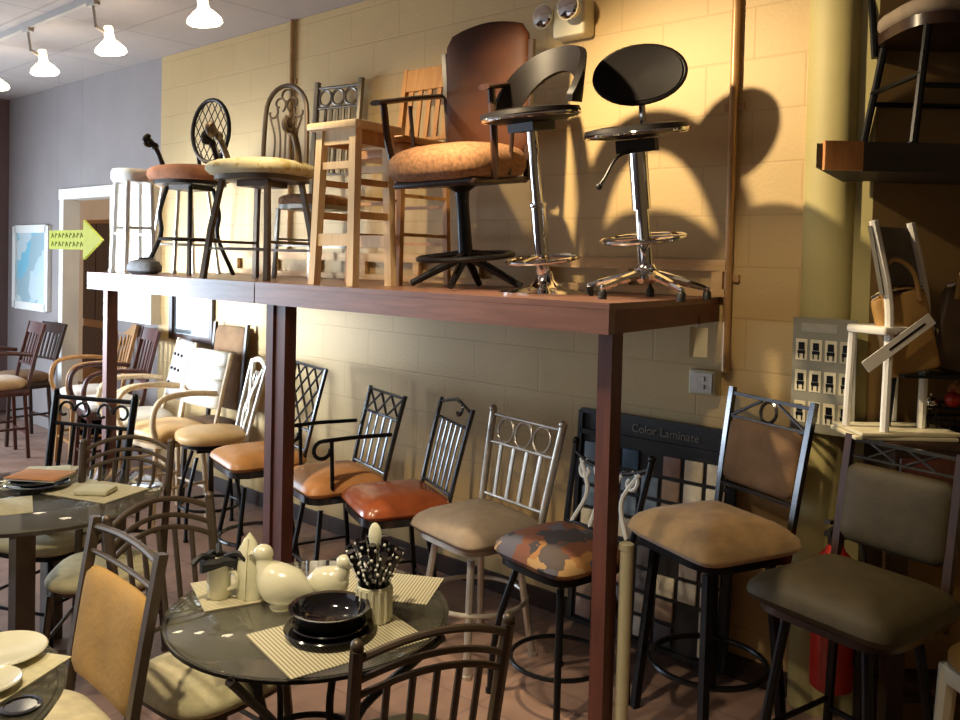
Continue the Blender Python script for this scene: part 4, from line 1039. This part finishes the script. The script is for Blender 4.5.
# ------------------------------------------------------------------ chairs round the tables
def arch_chair(loc,rz,label,group,fm='bronze',seatm='cream_fabric',zt=.92,w=.385,slats=True,rails=3):
    t=thing('dining_chair',label,'chair',loc,rz,group)
    cushion(t,.44,.43,.07,.485,seatm,3.6,edge=.45); plate(t,.42,.41,.40,.022,fm,4)
    legs(t,.405,.17,.17,.20,.20,.015,fm,8); stretchers(t,.18,.185,.185,.008,fm,8)
    k=Back(t,.40,zt,w*.94,w,.20,.10,.03); k.posts(.017,fm,8,finial=.016,z0=.40)
    k.rail(zt-.03,.010,fm,8,arch=.055); k.rail(zt-.085,.009,fm,8,arch=.055,name='back_rail')
    if rails>2: k.rail(zt-.125,.009,fm,8,arch=.055,name='back_rail')
    k.rail(.53,.008,fm,name='lower_rail')
    k.slats((-.62,-.31,0,.31,.62),.53,zt-.125,.009,fm,arch=.05)
    return t
AG='arched metal dining chairs around the glass tables'
arch_chair((-1.36+.0-.22*.92*-0-.0,-2.11,0),0,'x',AG)  # repositioned below
ch=[o for o in COL.objects if o.get('label')=='x'][0]
def place_back(o,c,front,yb=.30):
    # place so that the back-top centre sits at c and the seat faces `front`
    f=Vector((front[0],front[1],0)).normalized(); o.rotation_euler=(0,0,math.atan2(f.x,-f.y)); p=Vector((c[0],c[1],0))+f*yb; o.location=(p.x,p.y,0)
ch['label']='arched iron chair in the foreground, seen from behind, pushed up to the glass table'
place_back(ch,(-1.37,-2.11),(-.92,.386))
g_=dup(ch,(0,0,0),0,'arched iron chair facing the front table, just behind the tan upholstered chair'); place_back(g_,(-2.81,-2.08),(.97,.06),.38)
n2=dup(ch,(0,0,0),0,'dark arched chair at the far right side of the left table'); place_back(n2,(-3.78,-1.68),(.75,-.64))
# dark iron chair with crossed top rail behind the left table
t=thing('dining_chair','dark iron chair with a scrolled top band behind the left table','chair',(0,0,0),0)
cushion(t,.44,.42,.07,.50,'cream_fabric',3.6); plate(t,.42,.41,.41,.022,'iron2',4); legs(t,.415,.17,.17,.20,.20,.015,'iron2',8); stretchers(t,.18,.185,.185,.008,'iron2',8)
k=Back(t,.41,1.08,.44,.47,.20,.10); k.posts(.018,'iron2',8,z0=.41,finial=.015); k.rail(1.06,.012,'iron2'); k.rail(.93,.010,'iron2',name='back_rail'); k.rail(.55,.008,'iron2',name='lower_rail')
k.lines([spiral(x,.995,.052,.018,a,a+sg*300) for x,a,sg in ((-.17,0,1),(-.06,180,-1),(.06,0,1),(.17,180,-1))],.007,'iron2'); k.slats((-.75,-.45,-.15,.15,.45,.75),.55,.93,.010,'iron2')
place_back(t,(-4.25,-1.62),(.43,-.9))
# tan upholstered chair at left of front table
t=thing('dining_chair','metal chair with golden tan upholstered back in the left foreground','chair',(0,0,0),0)
cushion(t,.45,.44,.085,.49,'cream_fabric',3.8,edge=.45); plate(t,.43,.42,.39,.022,'bronze',4); legs(t,.395,.17,.17,.20,.20,.017,'bronze',8); stretchers(t,.18,.185,.185,.009,'bronze',8)
k=Back(t,.40,.95,.44,.46,.20,.085,.012); k.posts(.020,'bronze',4,z0=.40,top=.01); k.rail(.93,.011,'bronze',8,arch=.012); k.rail(.86,.008,'bronze',8,name='back_rail'); k.pad(.50,.825,.97,.055,'tan_back')
place_back(t,(-2.445,-2.32),(-.05,-1.))
# seats at left edge
q=dup(ch,(0,0,0),0,'arched chair with cream seat cut off by the left edge of the photo'); place_back(q,(-4.35,-2.62),(.9,.3))

# ------------------------------------------------------------------ left glass table and its setting
T2=Vector((-3.80,-2.06,0)); 
t=thing('glass_table','round glass table with thick square metal legs at left','table',tuple(T2))
b=MB(); r2=.50; b.lathe([(.0008,TZ-.010),(r2-.004,TZ-.010),(r2,TZ-.006),(r2,TZ-.003),(r2-.004,TZ),(.0008,TZ)],64); obj('glass_top',b,'glass',t)
obj('rim_band',MB().ring((0,0,TZ-.018),r2-.02,.012,6,64),'pewter',t)
for a in (-32,58,148,238):
    c,s=math.cos(R(a)),math.sin(R(a)); obj('leg',MB().tube([(c*.30,s*.30,TZ-.02),(c*.30,s*.30,0)],.052,4),'bronze',t)
b=MB()
for a in (-32,58): c,s=math.cos(R(a)),math.sin(R(a)); b.tube([(c*.47,s*.47,TZ-.03),(-c*.47,-s*.47,TZ-.03)],.012,4)
obj('cross_bar',b,'bronze',t)
LS='table setting on the left glass table'
placemat(-3.70,-1.86,20,.36,.26,'cream placemat at the right side of the left table','plainmat',group='cream placemats on the left table')
placemat(-3.74,-2.30,70,.36,.26,'cream placemat at the front left edge of the left table','plainmat',group='cream placemats on the left table')
placemat(-4.12,-1.92,-40,.34,.24,'cream placemat at the far side of the left table','plainmat',group='cream placemats on the left table')
plate_obj(-3.92,-2.02,.13,TZ+.0055,'blackglaze','large black plate under the orange book on the left table',LS)
plate_obj(-3.92,-2.02,.11,TZ+.017,'blackglaze','smaller black plate stacked in the black plate on the left table',LS)
t=thing('magazine','orange covered book lying on the black plates on the left table','book',(-3.94,-2.0,TZ+.042),35,LS)
obj('cover',MB().rbox((0,0,.010),(.24,.17,.004),.0015),'bookcover',t); obj('pages',MB().rbox((0,0,.004),(.235,.165,.008),.002),'paper',t)
t=thing('blue_jug','small blue-grey glass jug at the left edge of the left table','jug',(-3.86,-2.26,TZ+.0055),0,LS)
b=MB(); b.lathe([(.0008,0),(.04,0),(.05,.02),(.048,.06),(.03,.10),(.036,.12),(.032,.118),(.026,.10),(.0008,.012)],24); obj('jug_body',b,'bluemat',t); b=MB(); b.tube([(.034,0,.11),(.07,0,.10),(.072,0,.06),(.046,0,.04)],.006,8,smooth=4); obj('handle',b,'bluemat',t)
for (x,y,rz,l) in ((-3.66,-1.88,40,'folded cream napkin on the right placemat of the left table'),(-4.08,-1.86,-20,'folded cream napkin on the far placemat of the left table')):
    o=obj('napkin',MB().rbox((0,0,.012),(.15,.11,.024),.010),'napkin'); o.location=(x,y,TZ+.0055); o.rotation_euler=(0,0,R(rz)); tag(o,l,'napkin','folded napkins on the left table')

# ------------------------------------------------------------------ corner table, lower left
T3=Vector((-2.30,-3.02,0))
t=thing('glass_table','glass table with a white place setting at the lower left corner','table',tuple(T3))
b=MB(); r3=.42; b.lathe([(.0008,TZ-.010),(r3-.004,TZ-.010),(r3,TZ-.006),(r3,TZ-.003),(r3-.004,TZ),(.0008,TZ)],64); obj('glass_top',b,'glass',t)
obj('rim_band',MB().ring((0,0,TZ-.018),r3-.02,.010,6,64),'iron',t)
for a in (45,135,225,315):
    c,s=math.cos(R(a)),math.sin(R(a)); obj('leg',MB().tube([(c*.36,s*.36,TZ-.02),(c*.20,s*.20,.35),(c*.30,s*.30,0)],.014,8,smooth=5),'iron',t)
CG='white setting on the corner table'
placemat(-2.27,-2.765,28,.27,.25,'cream cloth placemat under the white plates at lower left corner','plainmat',group=CG)
plate_obj(-2.33,-2.72,.11,TZ+.0055,'ceramic','white dinner plate at the left edge on the corner table',CG)
plate_obj(-2.18,-2.80,.075,TZ+.0055,'ceramic','small white plate in front of the dinner plate at lower left corner',CG)
for (x,y,l) in ((-2.045,-2.775,'dark round coaster at the very bottom left corner'),):
    o=obj('coaster',MB().lathe([(.0008,0),(.043,0),(.045,.002),(.045,.008),(.036,.009),(.034,.006),(.0008,.006)],28),'blackglaze'); o.location=(x,y,TZ+.0005); tag(o,l,'coaster')

# ------------------------------------------------------------------ far wall: picture and arrow sign
t=thing('framed_picture','pale blue framed picture on the grey wall left of the doorway','picture',(-9.32,0,1.62))
b=MB()
for x in (-.42,.42): b.box((x,-.02,0),(.08,.04,.86))
for z in (-.40,.40): b.box((0,-.02,z),(.80,.04,.08))
obj('frame',b,'whitepaint',t); obj('picture_sheet',MB().box((0,-.012,0),(.78,.01,.74)),patches('blue_watercolour',[(.46,.60,.64),(.20,.48,.60),(.52,.62,.64),(.32,.44,.48),(.58,.66,.67)],5,.5),t)
t=thing('arrow_sign','yellow-green arrow sign with hand-painted lettering in front of the doorway','sign',(-7.60,-.30,1.90))
out=[(-.54,-.085),(.17,-.085),(.17,-.17),(.52,0),(.17,.17),(.17,.085),(-.54,.085)]
obj('arrow_board',MB().prism(out,-.012,.012,'XZ'),'yellow',t)
b=MB()
random.seed(3)
for j,z in enumerate((.038,-.038)):
    for i in range(9):
        x=-.48+i*.075; b.tube([(x,-.014,z-.02),(x+.02,-.014,z+.02),(x+.045,-.014,z-.012+.02*(i%2))],.005,5)
obj('lettering',b,'ink',t,'dark green brushed lettering')
b=MB()
for x in (-.40,.10): b.tube([(x,0,.085),(x,0,CZ-1.90-.002)],.0008,5)
obj('hanging_wire',b,'grey_fabric',t)

# ------------------------------------------------------------------ lights
def spot(x,y,z,tx,ty,tz,e,col,size=110,blend=.8,rad=.05):
    l=bpy.data.lights.new('spot_lamp','SPOT'); l.energy=e; l.color=col; l.spot_size=R(size); l.spot_blend=blend; l.shadow_soft_size=rad
    o=bpy.data.objects.new('spot_lamp',l); COL.objects.link(o); o.location=(x,y,z)
    o.rotation_euler=(Vector((tx,ty,tz))-Vector((x,y,z))).to_track_quat('-Z','Y').to_euler(); return o
def area(x,y,z,tx,ty,tz,e,col,sx,sy):
    l=bpy.data.lights.new('area_lamp','AREA'); l.shape='RECTANGLE'; l.size=sx; l.size_y=sy; l.energy=e; l.color=col
    o=bpy.data.objects.new('area_lamp',l); COL.objects.link(o); o.location=(x,y,z)
    o.rotation_euler=(Vector((tx,ty,tz))-Vector((x,y,z))).to_track_quat('-Z','Y').to_euler(); return o
WARM=(1.,.78,.48)
for x in (-4.33,-5.46,-6.50,-7.45): spot(x,-.95,3.02,x,-.45,1.5,30,WARM,92)
spot(-2.40,-1.42,3.06,-1.72,0,1.60,265,WARM,108,.75,.035)
spot(-3.6,-1.42,3.06,-3.5,0,1.8,70,WARM,88,.8,.04)
spot(-1.7,-2.9,3.1,-2.0,-1.95,.7,215,(1.,.82,.55),62,.9,.06)  # added lamp without a fixture, brightens the front table and floor
spot(-3.2,-3.2,3.1,-3.0,-2.0,.7,150,(1.,.84,.62),80,.9,.06)  # added lamp without a fixture, brightens the tables at left
area(-9.3,-2.7,1.45,-4.,-1.0,1.0,250,(.70,.84,1.),2.0,1.4)
al=area(-6.7,-3.6,1.6,-5.8,-.9,1.5,42,(.80,.90,1.),.7,.7); al.data.spread=R(46)  # added light that whitens the left end of the shelf
spot(-3.2,-2.7,3.1,-3.3,-.75,.6,120,(1.,.80,.52),46,.8,.06)  # added spot to brighten the stool seats under the shelf
spot(-4.9,-2.6,3.1,-4.9,-.75,.6,130,(1.,.84,.62),48,.8,.06)  # another added spot, for the seats farther left
spot(-.3,-1.9,3.0,-.5,-.4,.5,34,(1.,.80,.50),44,.9,.05)  # weak added spot lifting the cream chair at bottom right
spot(-1.35,-1.75,3.06,-1.44,0,1.2,75,WARM,40,.7,.05)  # added spot brightening the wall right of the shelf end
area(-9.3,-5.6,1.3,-3.5,-1.,.7,70,(.72,.85,1.),2.4,1.5)
area(-4.5,-7.6,2.2,-3.2,-.8,1.2,22,(.9,.92,1.),4.,2.)
wd=bpy.data.worlds.new('World'); SC.world=wd; wd.use_nodes=True
wd.node_tree.nodes['Background'].inputs[0].default_value=(.9,.85,.8,1); wd.node_tree.nodes['Background'].inputs[1].default_value=.05
SC.view_settings.view_transform='Standard'
SC.view_settings.look='None'
SC.view_settings.exposure=0.

# ------------------------------------------------------------------ camera
F=850.; ROLL=.024; PITCH=R(1.5); Y0=261+F*math.tan(PITCH); YAW=math.atan(961/F)
d=Vector((-math.cos(YAW),math.sin(YAW),0)); rt=Vector((math.sin(YAW),math.cos(YAW),0)); up=Vector((0,0,1))
fw=math.cos(PITCH)*d-math.sin(PITCH)*up; u2=math.cos(PITCH)*up+math.sin(PITCH)*d
r_=math.cos(ROLL)*rt+math.sin(ROLL)*u2; u_=-math.sin(ROLL)*rt+math.cos(ROLL)*u2
cam=bpy.data.cameras.new('camera'); co=bpy.data.objects.new('camera',cam); COL.objects.link(co)
mw=Matrix(((r_.x,u_.x,-fw.x,0),(r_.y,u_.y,-fw.y,-3.533),(r_.z,u_.z,-fw.z,1.8),(0,0,0,1)))
co.matrix_world=mw
cam.sensor_width=36; cam.lens=F/960*36; cam.shift_y=-(360-Y0)/960; cam.clip_start=.05
SC.camera=co
